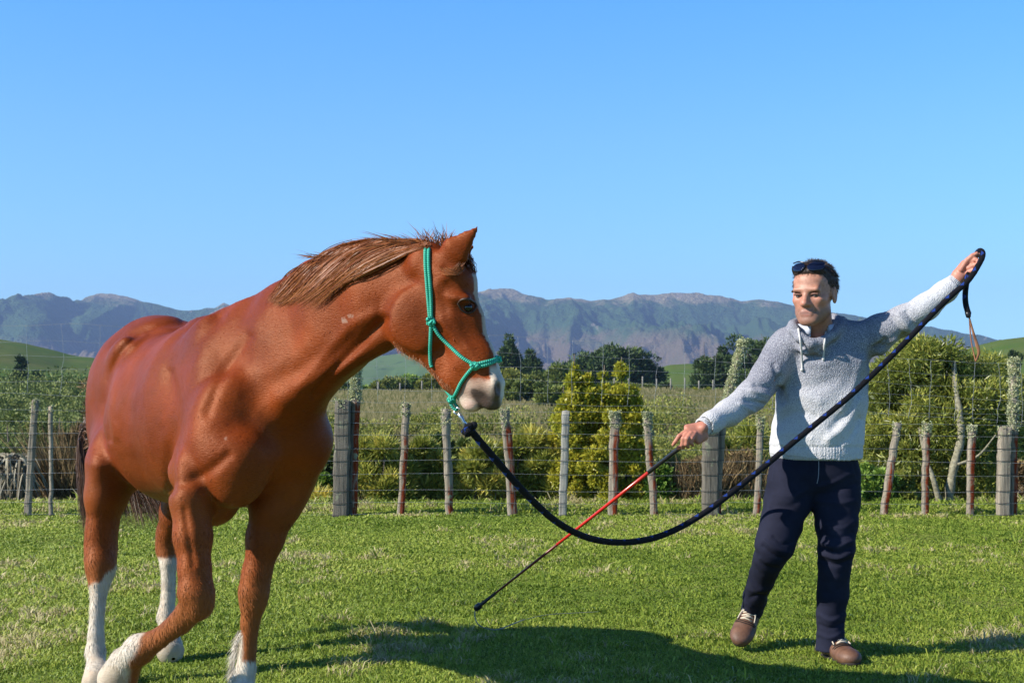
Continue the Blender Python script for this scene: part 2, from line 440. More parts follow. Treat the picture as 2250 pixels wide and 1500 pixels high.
PROF = [(-700, 660), (-200, 652), (0, 655), (60, 652), (90, 648), (115, 647), (140, 655), (165, 663), (190, 653), (210, 646), (240, 643), (262, 646), (290, 652), (340, 665), (400, 679), (425, 679), (450, 675), (470, 677), (490, 665), (530, 668), (560, 660), (620, 655), (700, 650), (800, 648), (900, 645), (1000, 650), (1030, 646), (1060, 640), (1100, 634), (1125, 636), (1160, 646), (1200, 660), (1230, 657), (1270, 655), (1300, 658), (1340, 655), (1375, 646), (1392, 640), (1402, 644), (1440, 647), (1480, 638), (1560, 642), (1600, 650), (1630, 658), (1680, 657), (1740, 668), (1800, 680), (1900, 696), (2000, 712), (2090, 722), (2150, 733), (2200, 745), (2300, 770), (2500, 800), (3100, 830)]
mount = hill('mountains', PROF, 4300, 2500, 15, 54, m, 1100, 170, 210, 3, .85, back=.3)

# near hills
def pasture(name, c0, c1, c2, sc):
    m, nt, b = nmat(name)
    a_ = noise(nt, sc, 5, .6); b2 = noise(nt, sc * 7, 4, .7)
    c = mix(nt, ramp(nt, a_, [(.4, (0, 0, 0)), (.62, (1, 1, 1))]), c0, c1)
    c = mix(nt, ramp(nt, b2, [(.60, (0, 0, 0)), (.72, (1, 1, 1))]), c, c2)
    lk(nt, c, b.inputs['Base Color']); b.inputs['Roughness'].default_value = .95; b.inputs['Specular IOR Level'].default_value = .05
    bump(nt, b, b2, .6, .8); return m
past_m = pasture('hill_pasture', (.075, .135, .022), (.13, .15, .04), (.05, .08, .022), .02)
hill('left_hill', [(-900, 700), (-300, 715), (0, 744), (60, 754), (120, 769), (160, 780), (200, 784), (300, 800), (420, 815), (560, 840), (800, 875)], 420, 190, 2, 1.2, past_m, 120, 40, 50, 11, .8)
hill('middle_hill', [(1180, 872), (1330, 840), (1430, 812), (1470, 800), (1520, 797), (1580, 800), (1680, 815), (1800, 840), (1980, 875)], 420, 230, -4, .8, past_m, 80, 30, 50, 12, .9)
hill('right_hill', [(1900, 830), (2050, 790), (2150, 757), (2200, 745), (2250, 739), (2400, 720), (2800, 700), (3200, 720)], 330, 180, 0, 1.0, past_m, 80, 30, 50, 13, .8)
blue_m = pasture('far_pasture', (.09, .15, .05), (.13, .19, .07), (.03, .06, .03), .006)
hill('far_hill', [(350, 850), (560, 815), (700, 795), (760, 796), (820, 783), (880, 774), (950, 768), (1030, 790), (1120, 815), (1250, 850)], 1500, 900, 0, 8, blue_m, 100, 40, 160, 14, .9)
# ================================================================== VEGETATION
def leaf_mat(name, stops, rough=.5, trans=.25, spec=.35):
    m, nt, b = nmat(name)
    c = ramp(nt, attr(nt, 'rnd'), stops)
    lk(nt, c, b.inputs['Base Color']); b.inputs['Roughness'].default_value = rough; b.inputs['Specular IOR Level'].default_value = spec
    tr = nt.nodes.new('ShaderNodeBsdfTranslucent'); lk(nt, mix(nt, .6, c, (.45, .6, .08), 'MULTIPLY') if False else c, tr.inputs[0])
    ms = nt.nodes.new('ShaderNodeMixShader'); ms.inputs[0].default_value = trans
    lk(nt, b.outputs[0], ms.inputs[1]); lk(nt, tr.outputs[0], ms.inputs[2]); lk(nt, ms.outputs[0], nt.nodes['Material Output'].inputs[0])
    return m
bark_m = simple('bark', (.16, .13, .10), .9, .4, 12, .1, .6)
pale_bark_m = simple('lichened_bark', (.24, .22, .15), .95, .5, 30, .1, .8)
L_pine = leaf_mat('pine_needles', [(0, (0.022, 0.049, 0.016)), (.6, (0.053, 0.094, 0.025)), (1, (0.104, 0.150, 0.035))], .6, .1)
L_dark = leaf_mat('dark_scrub_leaves', [(0, (0.048, 0.079, 0.020)), (.5, (0.132, 0.172, 0.038)), (.85, (0.238, 0.276, 0.058)), (1, (0.422, 0.396, 0.114))], .6, .15)
L_olive = leaf_mat('olive_leaves', [(0, (0.101, 0.121, 0.026)), (.6, (0.223, 0.253, 0.044)), (1, (0.404, 0.384, 0.088))], .5, .25)
L_yel = leaf_mat('yellow_green_leaves', [(0, (.08, .11, .012)), (.5, (.26, .30, .025)), (1, (.55, .50, .06))], .4, .4)
L_long = leaf_mat('lance_leaves', [(0, (0.085, 0.112, 0.024)), (.45, (0.242, 0.280, 0.047)), (.85, (0.486, 0.466, 0.096)), (1, (0.785, 0.635, 0.135))], .38, .3, .5)
L_bright = leaf_mat('fresh_leaves', [(0, (0.062, 0.125, 0.016)), (.5, (0.156, 0.265, 0.040)), (1, (0.312, 0.437, 0.080))], .5, .3)
L_dead = leaf_mat('dead_leaves', [(0, (.09, .075, .05)), (.6, (.24, .21, .15)), (1, (.42, .38, .28))], .8, .1, .1)
L_twig = leaf_mat('dry_twigs', [(0, (0.084, 0.054, 0.029)), (.5, (0.192, 0.132, 0.066)), (1, (0.324, 0.240, 0.122))], .85, .05, .1)

def leaves(centres, radii, n, L, W, seed, up=.3, droop=0.0, shell=.55, rim=None, jit=1.0, bias=0, ls=None):
    """n leaf-shaped quads scattered through clump ellipsoids; returns verts, quads, rnd"""
    r = np.random.default_rng(seed); K = len(centres); k = r.integers(0, K, n)
    d = r.normal(size=(n, 3)); d /= np.linalg.norm(d, axis=1, keepdims=True)
    rad = shell + (1 - shell) * r.random(n) ** .5
    rad = np.where(r.random(n) < .25, r.random(n), rad)
    p = centres[k] + d * rad[:, None] * radii[k]
    ax = d * .9 + r.normal(size=(n, 3)) * .55 * jit + np.array([0, 0, up]); ax[:, 2] -= droop
    ax /= np.linalg.norm(ax, axis=1, keepdims=True)
    s = np.cross(ax, r.normal(size=(n, 3)) + np.array([0, 0, .4])); s /= np.linalg.norm(s, axis=1, keepdims=True)
    l = (L * r.uniform(.6, 1.3, n))[:, None]; w = (W * r.uniform(.7, 1.3, n))[:, None]
    if ls is not None: l = l * ls[k][:, None]; w = w * ls[k][:, None]
    nn = np.cross(ax, s)
    v = np.stack([p, p + ax * l * .5 + s * w / 2 + nn * w * .15, p + ax * l - nn * w * .1, p + ax * l * .5 - s * w / 2 + nn * w * .15], 1).reshape(-1, 3)
    q = np.arange(n * 4).reshape(-1, 4)
    ck = r.random(K)[k]
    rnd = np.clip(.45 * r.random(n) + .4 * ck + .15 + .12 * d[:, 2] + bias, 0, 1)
    return v, q, np.repeat(rnd, 4)
def clumps(c, R, K, rel, seed, shape='ball', flat=1.0):
    """clump centres and radii inside a crown centred c with semi-axes R"""
    r = np.random.default_rng(seed); c = np.asarray(c, float); R = np.asarray(R, float)
    out = []; 
    while len(out) < K:
        q = r.uniform(-1, 1, 3)
        if shape == 'ball' and np.linalg.norm(q) > 1: continue
        if shape == 'cone':
            h = (q[2] + 1) / 2; lim = (1 - h) ** .8 * .95 + .05
            if np.hypot(q[0], q[1]) > lim: continue
        if shape == 'dome':
            if np.linalg.norm([q[0], q[1], max(0, q[2])]) > 1: continue
        if shape == 'spire':
            h = (q[2] + 1) / 2; lim = (1 - h ** 2.2) * (.75 + .25 * math.sin(h * 14 + seed)) + .06
            if np.hypot(q[0], q[1]) > lim: continue
        out.append(q)
    q = np.array(out); cen = c + q * R * (1 - rel * .6)
    rr = np.min(R) * rel * r.uniform(.6, 1.25, (K, 1)) * np.array([1, 1, .8 * flat])
    if shape in ('cone', 'spire'): rr = rr * (1.25 - .8 * ((q[:, 2:] + 1) / 2))
    return cen, rr
def plant(name, label, cat, loc, group=None): return empty(name, loc, label, cat, group)
def trunk_of(t, pts, r0, r1, mat, limbs=0, R=None, c=None, seed=0, name='trunk'):
    so = Soup(); pts = spline(pts, 5); so.tube(pts, np.linspace(r0, r1, len(pts)), 8)
    r = np.random.default_rng(seed)
    for i in range(limbs):
        k = r.integers(len(pts) // 4, len(pts)); p = pts[k]; tgt = np.asarray(c) + r.normal(size=3) * np.asarray(R) * .5
        mid = (p + tgt) / 2 + r.normal(size=3) * np.asarray(R) * .08
        sp = spline([p, mid, tgt], 4); so.tube(sp, np.linspace(r0 * .4, r1 * .3, len(sp)), 5)
    so.build(name, mat, t)
def tree(name, label, cat, u, y, vtop, wpx, mat, n, L, W, seed, shape='ball', vbase=None, group=None, K=26, rel=.36, trunkm=None, zb=None, depth=1.0, fol='foliage', up=.3, droop=0, crown_lo=.0, bias=0, limbs=5):
    """a tree or bush standing at depth y; its top and half-width read from the photo"""
    base = P(u, HZ, y); base[2] = float(ground_z(base[0], y)) if zb is None else zb
    top = P(u, vtop, y)[2]; hw = wpx / 2 * y / F; hh = (top - base[2])
    lo = base[2] + hh * crown_lo; c = np.array([base[0], y, (lo + top) / 2]); R = np.array([hw, hw * depth, (top - lo) / 2])
    t = plant(name, label, cat, base, group)
    trunk_of(t, [base - [0, 0, .1], base + [hw * .06, 0, hh * .4], c + [0, 0, R[2] * .4]], max(.03, hh * .022), max(.012, hh * .008), trunkm or bark_m, limbs, R, c, seed)
    cen, rr = clumps(c, R, K, rel, seed, shape)
    v, q, rnd = leaves(cen, rr, n, L, W, seed + 1, up, droop, bias=bias)
    so = Soup(); so.add(v, q, rnd=rnd); so.build(fol, mat, t, smooth=False)
    return t

# ---- far conifers and treeline beyond the field (y ~ 160-260 m)
G1 = 'dark conifers beyond the rank field'
tree('conifer_tree', 'tall narrow conifer just right of the horse nose, pointed dark crown', 'tree', 1119, 185, 712, 58, L_pine, 15000, .55, .22, 31, 'spire', group=G1, K=150, rel=.5)
tree('conifer_tree', 'shorter broad conifer with ragged tip, second right of the horse nose', 'tree', 1166, 190, 744, 74, L_pine, 9000, .62, .22, 32, 'cone', group=G1, K=70, rel=.36)
for i, (u, vt, w_, lab) in enumerate([
    (1262, 785, 130, 'low left shoulder tree of the big dark conifer stand behind the yellow green shrub'),
    (1305, 766, 130, 'left tree of the big dark conifer stand sloping up behind the yellow green shrub'),
    (1345, 753, 120, 'middle tree of the big dark conifer stand above the yellow green shrub'),
    (1390, 747, 105, 'tallest tree of the big dark conifer stand, on its right end'),
    (1425, 792, 84, 'low tree stepping down at the right end of the big conifer stand'),
    ]):
    tree('conifer_tree', lab, 'tree', u, 195 + i * 2, vt, w_, L_pine, 11000, .6, .24, 40 + i, 'dome', group=G1, K=70, rel=.36)
tree('conifer_tree', 'isolated dark conifer left of the green hill patch, shaggy sides', 'tree', 1462, 180, 832, 46, L_pine, 3500, .5, .2, 47, 'cone', group=G1, K=40)
tree('conifer_tree', 'bushy conifer with rounded top right of the green hill patch', 'tree', 1552, 172, 762, 74, L_pine, 8000, .55, .2, 48, 'spire', group=G1, K=60, rel=.45)
tree('conifer_tree', 'taller conifer with twin tips beside the right rounded conifer', 'tree', 1586, 176, 744, 74, L_pine, 9000, .55, .2, 49, 'spire', group=G1, K=60, rel=.45)
tree('pine_tree', 'open pine with tufted crown behind the man, above his raised sleeve side', 'tree', 1642, 168, 722, 90, L_pine, 5000, .5, .2, 50, 'dome', group=G1, K=26, rel=.40, crown_lo=.15)
tree('pine_tree', 'open tufted pine close behind the left shoulder of the man in the picture', 'tree', 1690, 172, 730, 80, L_pine, 5000, .5, .2, 51, 'dome', group=G1, K=26, rel=.40, crown_lo=.15)
tree('conifer_tree', 'lone dark conifer on the green hillside at the far left', 'tree', 45, 175, 770, 40, L_pine, 4000, .5, .2, 52, 'spire', group=G1, K=34, rel=.45)
tree('round_bush', 'low dark round bush beside the lone conifer at far left', 'bush', 76, 172, 797, 36, L_pine, 3000, .5, .2, 53, 'dome', K=16)
tree('round_tree', 'small dark round tree on the green hill at the right edge', 'tree', 2231, 150, 758, 30, L_pine, 3000, .35, .15, 54, 'ball', K=16, crown_lo=.2)
tree('round_tree', 'dark green tree mass right behind the horse muzzle, in front of the conifers', 'tree', 1150, 98, 832, 130, L_dark, 9000, .28, .14, 61, 'dome', K=40, rel=.36)
tree('round_tree', 'dark green tree mass between the horse muzzle and the yellow green shrub', 'tree', 1215, 92, 850, 90, L_dark, 7000, .28, .14, 62, 'dome', K=30, rel=.38)
# row of mixed shrubs along the top of the field
rr_ = np.random.default_rng(77); row = []
cols = ['dark green', 'olive', 'grey green', 'bright green']
mats_ = [L_dark, L_olive, L_dark, L_bright]
GR = 'mixed shrubs along the top edge of the field'
spec = [(722, 842, 46), (752, 838, 50), (800, 850, 48), (836, 836, 60), (872, 826, 62), (905, 818, 66), (945, 826, 60), (985, 830, 60), (1085, 842, 52),
        (1122, 812, 66), (1158, 826, 60), (1192, 808, 70), (1228, 800, 66), (1262, 815, 60), (1452, 868, 46), (1478, 876, 40), (1510, 872, 44), (1540, 862, 50), (1572, 866, 44), (1604, 868, 44), (1640, 862, 50), (1680, 866, 44), (1340, 840, 70), (1380, 845, 70), (1420, 850, 60)]
names_ = ['under the horse throat', 'behind the tall lichen post by the horse chest', 'right of the tall lichen post', 'left part of the hedge below the horse jaw', 'middle of the hedge below the horse jaw', 'highest clump of the hedge below the horse jaw',
          'hedge clump left of the halter knot', 'hedge clump behind the halter knot', 'right of the horse chin', 'at the foot of the tall narrow conifer', 'at the foot of the broad conifer', 'pale crown between broad conifer and yellow shrub',
          'taller crown left behind the yellow shrub', 'behind the left top of the yellow shrub', 'left end of the low hedge above the pale field', 'second clump of the low hedge above the pale field', 'below the green hill patch', 'under the bushy round conifer', 'left of the leaning lichen post',
          'right of the leaning lichen post', 'behind the man elbow', 'behind the man upper arm', 'behind the right side of the yellow shrub', 'below the tallest conifer', 'right foot of the conifer stand']
for i, ((u, vt, w_), nm) in enumerate(zip(spec, names_)):
    k = [1, 0, 3, 1, 0, 3, 1, 0, 2, 1, 1, 0, 0, 2, 1, 3, 0, 1, 3, 0, 1, 0, 0, 1, 0][i]
    tree('shrub', cols[k] + ' shrub ' + nm, 'shrub', u, 148 + (i % 3) * 6, vt, w_, mats_[k], 3200, .42, .22, 100 + i, 'dome', group=GR, K=18, rel=.42, limbs=2)
for i, (u, vt) in enumerate([(1440, 858), (1493, 862), (1526, 858), (1556, 856), (1600, 858)]):
    tree('poplar_sapling', ['first', 'second', 'third', 'fourth', 'fifth'][i] + ' slim yellow green sapling from the left above the pale field', 'tree', u, 140, vt, 13, L_yel, 500, .3, .15, 140 + i, 'spire', group='slim yellow green saplings above the field', K=12, rel=.8, limbs=0)
# far fence posts at the field top
m_far = simple('far_post_wood', (.26, .24, .20), .9, .2, 5)
for i, u in enumerate(list(range(735, 985, 48)) + list(range(1350, 1620, 31))):
    y_ = 138.; x_ = P(u, HZ, y_)[0]; zb_ = float(ground_z(x_, y_)); so = Soup(); so.tube([(x_, y_, zb_ - .1), (x_, y_, zb_ + 1.0 + .1 * (i % 3))], .07, 6)
    tag(so.build('field_post', m_far), 'tiny pale fence post along the top edge of the field', 'post', 'tiny fence posts at the top of the field')

# ---- left scrub hillside and gully scrub: one dense mass nobody could count
r = np.random.default_rng(9); cs, rs = [], []
def scatter(n, u0, u1, y0, y1, h0, h1):
    for _ in range(n):
        y = math.exp(r.uniform(math.log(y0), math.log(y1))); u = r.uniform(u0, u1); x = P(u, HZ, y)[0]
        z = float(ground_z(x, y)); s = r.uniform(h0, h1) * (y / 60) ** .35
        cs.append((x, y, z + s * .5)); rs.append((s * .9, s * .9, s * .75))
scatter(900, -500, 470, 40, 165, .7, 1.5)
scatter(60, -700, 520, 125, 160, 1.2, 2.0)
cs = np.array(cs); rs = np.array(rs)
v, q, rnd = leaves(cs, rs, 300000, .0027, .0016, 77, .3, shell=.8, bias=-.14, ls=cs[:, 1] ** .95)
so = Soup(); so.add(v, q, rnd=rnd); o_ = so.build('hillside_scrub', L_dark, smooth=False); tag(o_, 'dark mixed scrub covering the slope behind the left fence', 'scrub', kind='stuff')
cs, rs = [], []
scatter(130, 600, 1250, 30, 47, .5, 1.2); scatter(110, 1290, 1720, 30, 50, .6, 1.3); scatter(14, 1350, 1500, 50, 62, .7, 1.1); scatter(70, 640, 1250, 46, 59, .3, .75); scatter(50, 1300, 1900, 46, 58, .3, .7); scatter(90, 1720, 2500, 40, 110, .8, 1.8)
cs = np.array(cs); rs = np.array(rs)
v, q, rnd = leaves(cs, rs, 170000, .0023, .0013, 78, .3, shell=.8, ls=cs[:, 1] ** .97)
so = Soup(); so.add(v, q, rnd=rnd); o_ = so.build('gully_scrub', L_olive, smooth=False); tag(o_, 'olive green scrub filling the gully below the pale field', 'scrub', kind='stuff')
# rank pale grass tufts on the field
n = 42000; y = np.exp(r.uniform(math.log(40), math.log(142), n)); u = r.uniform(560, 2500, n); x = (u - 1125) / F * y; z = ground_z(x, y)
h = r.uniform(.12, .38, n); w_ = r.uniform(.04, .11, n) * y / 90; ph = r.normal(size=n) * .1
v = np.stack([np.stack([x - w_, y, z - .05], -1), np.stack([x + w_, y, z - .05], -1), np.stack([x + ph, y + .1, z + h], -1)], 1).reshape(-1, 3)
so = Soup(); so.add(v, np.arange(3 * n).reshape(-1, 3), rnd=np.repeat(r.random(n), 3))
L_rank = leaf_mat('rank_grass', [(0, (.12, .13, .045)), (.5, (.22, .20, .085)), (1, (.36, .30, .15))], .8, .2, .1)
tag(so.build('rank_grass', L_rank, smooth=False), 'pale rank grass covering the far field', 'grass', kind='stuff')

# ---- bushes right behind the fence (y 16-19 m)
def bush(name, label, u, y, vtop, vbot, wpx, mat, n, L, W, seed, shape='dome', K=40, rel=.34, depth=.7, group=None, cat='bush', stems=8, stem_m=None, up=.3, droop=0, fol='foliage', bias=0, stem_r=.018):
    top = P(u, vtop, y)[2]; bot = P(u, vbot, y)[2]; x = P(u, HZ, y)[0]; hw = wpx / 2 * y / F
    gz = float(ground_z(x, y)); base = np.array([x, y, min(gz, bot)]); t = plant(name, label, cat, base, group)
    c = np.array([x, y, (top + bot) / 2]); R = np.array([hw, hw * depth, (top - bot) / 2])
    cen, rr = clumps(c, R, K, rel, seed, shape)
    r = np.random.default_rng(seed); so = Soup()
    for i in range(stems):
        k = cen[r.integers(len(cen))]; p0 = base + np.array([r.normal() * hw * .25, r.normal() * hw * .15, -.05])
        sp = spline([p0, (p0 + k) / 2 + r.normal(size=3) * .08, k], 5); so.tube(sp, np.linspace(stem_r, stem_r * .3, len(sp)), 5)
    if stems: so.build('stem', stem_m or bark_m, t)
    v, q, rnd = leaves(cen, rr, n, L, W, seed + 1, up, droop, bias=bias)
    so = Soup(); so.add(v, q, rnd=rnd); so.build(fol, mat, t, smooth=False); return t
# big broad bush on the right with a lichened trunk
t = bush('evergreen_bush', 'large dark evergreen bush with narrow leaves and a crooked pale trunk, at the right', 2055, 18.3, 712, 1100, 400, L_long, 90000, .095, .016, 201, 'dome', 210, .30, .7, stems=14, stem_m=pale_bark_m, droop=.1, bias=-.16)
bush('evergreen_bush', 'left shoulder of narrow leaved bush showing just under the man raised sleeve', 1960, 18.9, 748, 1095, 190, L_long, 26000, .095, .016, 202, 'dome', 90, .30, .7, stems=6, bias=-.1)
so = Soup()
pts = [P(2086, 1118, 17.4), P(2088, 1070, 17.4), P(2100, 1010, 17.4), P(2112, 960, 17.4), P(2108, 905, 17.5), P(2100, 850, 17.7), P(2095, 790, 18)]
sp = spline(pts, 6); so.tube(sp, np.linspace(.062, .03, len(sp)) * (1 + .12 * np.sin(np.arange(len(sp)) * 1.3)), 9)
sp = spline([P(2065, 1105, 17.3), P(2050, 1050, 17.3), P(2035, 1010, 17.4), P(2020, 940, 17.7)], 6); so.tube(sp, np.linspace(.04, .02, len(sp)), 8)
sp = spline([P(2105, 1020, 17.3), P(2150, 1000, 17.2), P(2188, 955, 17.1)], 6); so.tube(sp, np.linspace(.018, .008, len(sp)), 6)
so.build('trunk', pale_bark_m, t)
bush('evergreen_bush', 'right flank bush of narrow leaves behind the tall lichen post at the right edge', 2215, 18.8, 800, 1100, 190, L_olive, 14000, .10, .03, 203, 'dome', 46, .34, .7)
bush('evergreen_bush', 'dark leafy bush filling low behind the leaning posts right of the man', 1965, 19.3, 900, 1110, 240, L_dark, 16000, .10, .04, 204, 'dome', 46, .34, .7)
bush('low_shrub', 'low green undergrowth shrub just right of the man knee behind the fence', 1915, 17.3, 1000, 1112, 110, L_bright, 6000, .06, .03, 205, 'dome', 26, .34, .7)
bush('low_shrub', 'low olive undergrowth shrub between the leaning post and the red post right of the man', 1985, 17.4, 1035, 1114, 110, L_olive, 6000, .06, .03, 206, 'dome', 26, .34, .7)
bush('low_shrub', 'low dry undergrowth shrub at the right edge behind the grey strainer post', 2235, 17.0, 1010, 1114, 80, L_twig, 5000, .08, .012, 207, 'dome', 26, .34, .7)
# yellow-green shrub in the centre: three spires over a wide skirt
t = bush('golden_shrub', 'bright yellow green shrub with three leafy spires, centre behind the fence', 1322, 17.2, 850, 1112, 250, L_yel, 36000, .058, .028, 211, 'dome', 170, .20, .65, stems=12, bias=.30)
v_, q_, r_ = [], [], []
so = Soup()
for j, (u0, vt, vb, w_) in enumerate([(1238, 845, 960, 58), (1262, 774, 930, 60), (1292, 812, 930, 56), (1328, 798, 930, 54), (1366, 780, 930, 62), (1394, 836, 960, 58)]):
    c = P(u0, (vt + vb) / 2, 17.1); R = np.array([w_ / 2 * 17.1 / F, w_ / 2 * 17.1 / F, (vb - vt) / 2 * 17.1 / F])
    cen, rr = clumps(c, R, 60, .42, 212 + j, 'spire'); v, q, rn = leaves(cen, rr, 3000, .060, .030, 215 + j, .5, bias=.22); so.add(v, q, rnd=rn)
    tp = P(u0, vt + 4, 17.1)
    so2 = Soup(); so2.tube([P(u0, vb, 17.1), tp], [.02, .006], 5); so2.build('stem', bark_m, t)
so.build('spire', L_yel, t, smooth=False)
bush('low_shrub', 'small dark green shrub at the right foot of the yellow green shrub', 1445, 17.0, 1022, 1112, 90, L_bright, 5000, .075, .04, 221, 'dome', 24, .36, .7, bias=-.2)
# lance-leaved bushes behind left-centre fence
bush('lance_leaf_bush', 'yellowish long leaved bush between the grey strainer post and the slim lichen post', 838, 16.9, 948, 1105, 150, L_long, 14000, .13, .017, 231, 'dome', 34, .36, .7, stems=22, stem_m=L_twig and bark_m, up=.5, bias=.1)
bush('lance_leaf_bush', 'long leaved bush between the slim lichen post and the rounded grey post', 930, 17.2, 955, 1108, 110, L_long, 12000, .12, .017, 232, 'dome', 30, .36, .7, stems=18, up=.5)
bush('lance_leaf_bush', 'long leaved bush under the lead rope with bare stems beneath, right of the rounded post', 1060, 17.2, 942, 1105, 130, L_long, 13000, .12, .017, 233, 'dome', 32, .36, .7, stems=26, up=.5, bias=.08)
bush('lance_leaf_bush', 'dense long leaved bush left of the white square post', 1175, 17.4, 922, 1108, 150, L_long, 17000, .12, .018, 234, 'dome', 36, .36, .7, stems=20, up=.5)
bush('low_shrub', 'yellow green sprawl of long leaves at the foot of the grey strainer post', 705, 16.6, 1085, 1125, 80, L_long, 1800, .15, .02, 236, 'dome', 16, .5, .7, stems=6, up=.4, bias=.25)
bush('dark_shrub', 'dark leafy bush in the gap between horse chest and grey strainer post', 715, 19.5, 950, 1110, 130, L_dark, 9000, .10, .05, 237, 'dome', 34, .36, .7, bias=-.25)
bush('low_shrub', 'small fresh green shrub between horse chest and grey strainer post', 712, 17.4, 1040, 1092, 52, L_bright, 2600, .06, .035, 238, 'ball', 16, .4, .7)
bush('dark_shrub', 'dark low bush behind the rounded grey post', 985, 19.8, 925, 1100, 150, L_dark, 9000, .09, .045, 239, 'dome', 34, .36, .7, bias=-.2)
# brown brushwood clumps
def brush(name, label, u, y, vtop, vbot, wpx, n, seed, mat, spread=.35):
    r = np.random.default_rng(seed); x = P(u, HZ, y)[0]; top = P(u, vtop, y)[2]; bot = P(u, vbot, y)[2]; hw = wpx / 2 * y / F
    t = plant(name, label, 'brushwood', (x, y, bot)); fp = []
    for i in range(n):
        p0 = np.array([x + r.uniform(-1, 1) * hw * .8, y + r.uniform(-1, 1) * hw * .5, bot - .05]); hgt = (top - bot) * r.uniform(.35, 1.0)
        d = np.array([r.normal() * spread, r.normal() * spread, 1]) * hgt; tt = np.linspace(0, 1, 6)[:, None]
        start = r.uniform(0, .5)
        fp.append(p0 + d * (start + (1 - start) * tt) + np.cumsum(r.normal(size=(6, 3)) * .012, 0))
    v, q, rn, t_ = ribbons(np.array(fp), r.uniform(.006, .014, n), seed=seed); so = Soup(); so.add(v, q, rnd=rn); so.build('twigs', mat, t)
    c = np.array([x, y, (top + bot) / 2]); cen, rr = clumps(c, (hw, hw * .6, (top - bot) / 2), 26, .4, seed, 'dome')
    v, q, rn = leaves(cen, rr, n * 5, .05, .012, seed + 3, .5); so = Soup(); so.add(v, q, rnd=rn); so.build('dry_leaves', mat, t, smooth=False)
brush('dry_brushwood', 'reddish brown dry brushwood behind the thick grey post under the man hand', 1530, 17.0, 985, 1108, 110, 900, 301, L_twig)
brush('dry_brushwood', 'brown dry brushwood between the leaning lichen post and the man trousers', 1625, 17.2, 965, 1108, 90, 800, 302, L_twig)
brush('dry_brushwood', 'tall brown brushwood with dark shoots beside the horse tail at left', 165, 17.4, 900, 1128, 100, 1500, 303, L_twig)
brush('dry_brushwood', 'olive brown brushwood behind the slim batten at left', 125, 18.2, 985, 1128, 110, 1200, 304, L_twig)
brush('dry_brushwood', 'brown brushwood hidden low behind the horse legs', 260, 17.6, 960, 1128, 150, 1200, 305, L_twig)
for (u_, vt_, s_) in ((1600, 945, 311), (1645, 905, 312), (1475, 1000, 313)):
    bush('long_leaf_shrub', {311: 'sparse yellowish long leaved shrub right of the leaning lichen post', 312: 'tuft of long narrow leaves above the batten beside the man hip', 313: 'thin leafy shoots of pale green left of the thick grey post'}[s_], u_, 17.6, vt_, 1080, 70, L_long, 1300, .15, .018, s_, 'dome', 20, .5, .7, stems=12, up=.5)
# cabbage-tree skirt of dead leaves, far left
t = plant('cabbage_tree', 'drooping skirt of dead strap leaves at the far left behind the fence', 'plant', P(20, 1125, 16.8))
r = np.random.default_rng(55); fp = []
for i in range(900):
    p0 = P(15 + r.normal() * 22, 1005 + r.uniform(-10, 50), 16.8 + r.normal() * .12); a = r.uniform(0, 2 * np.pi); l = r.uniform(.25, .62)
    tt = np.linspace(0, 1, 7)[:, None]; d = np.array([math.cos(a), math.sin(a), .25])
    fp.append(p0 + d * tt * l * .5 + np.array([0, 0, -1]) * tt ** 1.7 * l * r.uniform(.6, 1.1))
v, q, rn, t_ = ribbons(np.array(fp), r.uniform(.012, .028, 900), seed=5); so = Soup(); so.add(v, q, rnd=rn); so.build('dead_leaves', L_dead, t)
so = Soup(); so.tube([P(18, 1128, 16.8), P(15, 1010, 16.8)], [.12, .09], 9); so.build('trunk', bark_m, t)
tree('bare_shrub', 'tall reddish bare shrub left of the horse rump', 'shrub', 188, 24, 790, 60, L_twig, 2600, .12, .02, 56, 'dome', K=26, zb=-2.2, up=.8, crown_lo=.2)
for i, (u_, y_, vt_, w2) in enumerate([(40, 34, 930, 120), (130, 38, 890, 110), (20, 46, 880, 110), (95, 52, 862, 90), (200, 42, 900, 110), (270, 36, 930, 110)]):
    tree('gully_bush', ['rounded grey green bush low in the gully at the left edge', 'rounded dark bush behind the slim batten', 'bushy dark crown above the left edge post', 'dark rounded crown right above the left post', 'olive crown beside the horse rump', 'bush hidden partly by the horse belly'][i], 'bush', u_, y_, vt_, w2, L_dark, 7000, .13, .06, 400 + i, 'dome', K=34, zb=float(ground_z(P(u_, HZ, y_)[0], y_)))
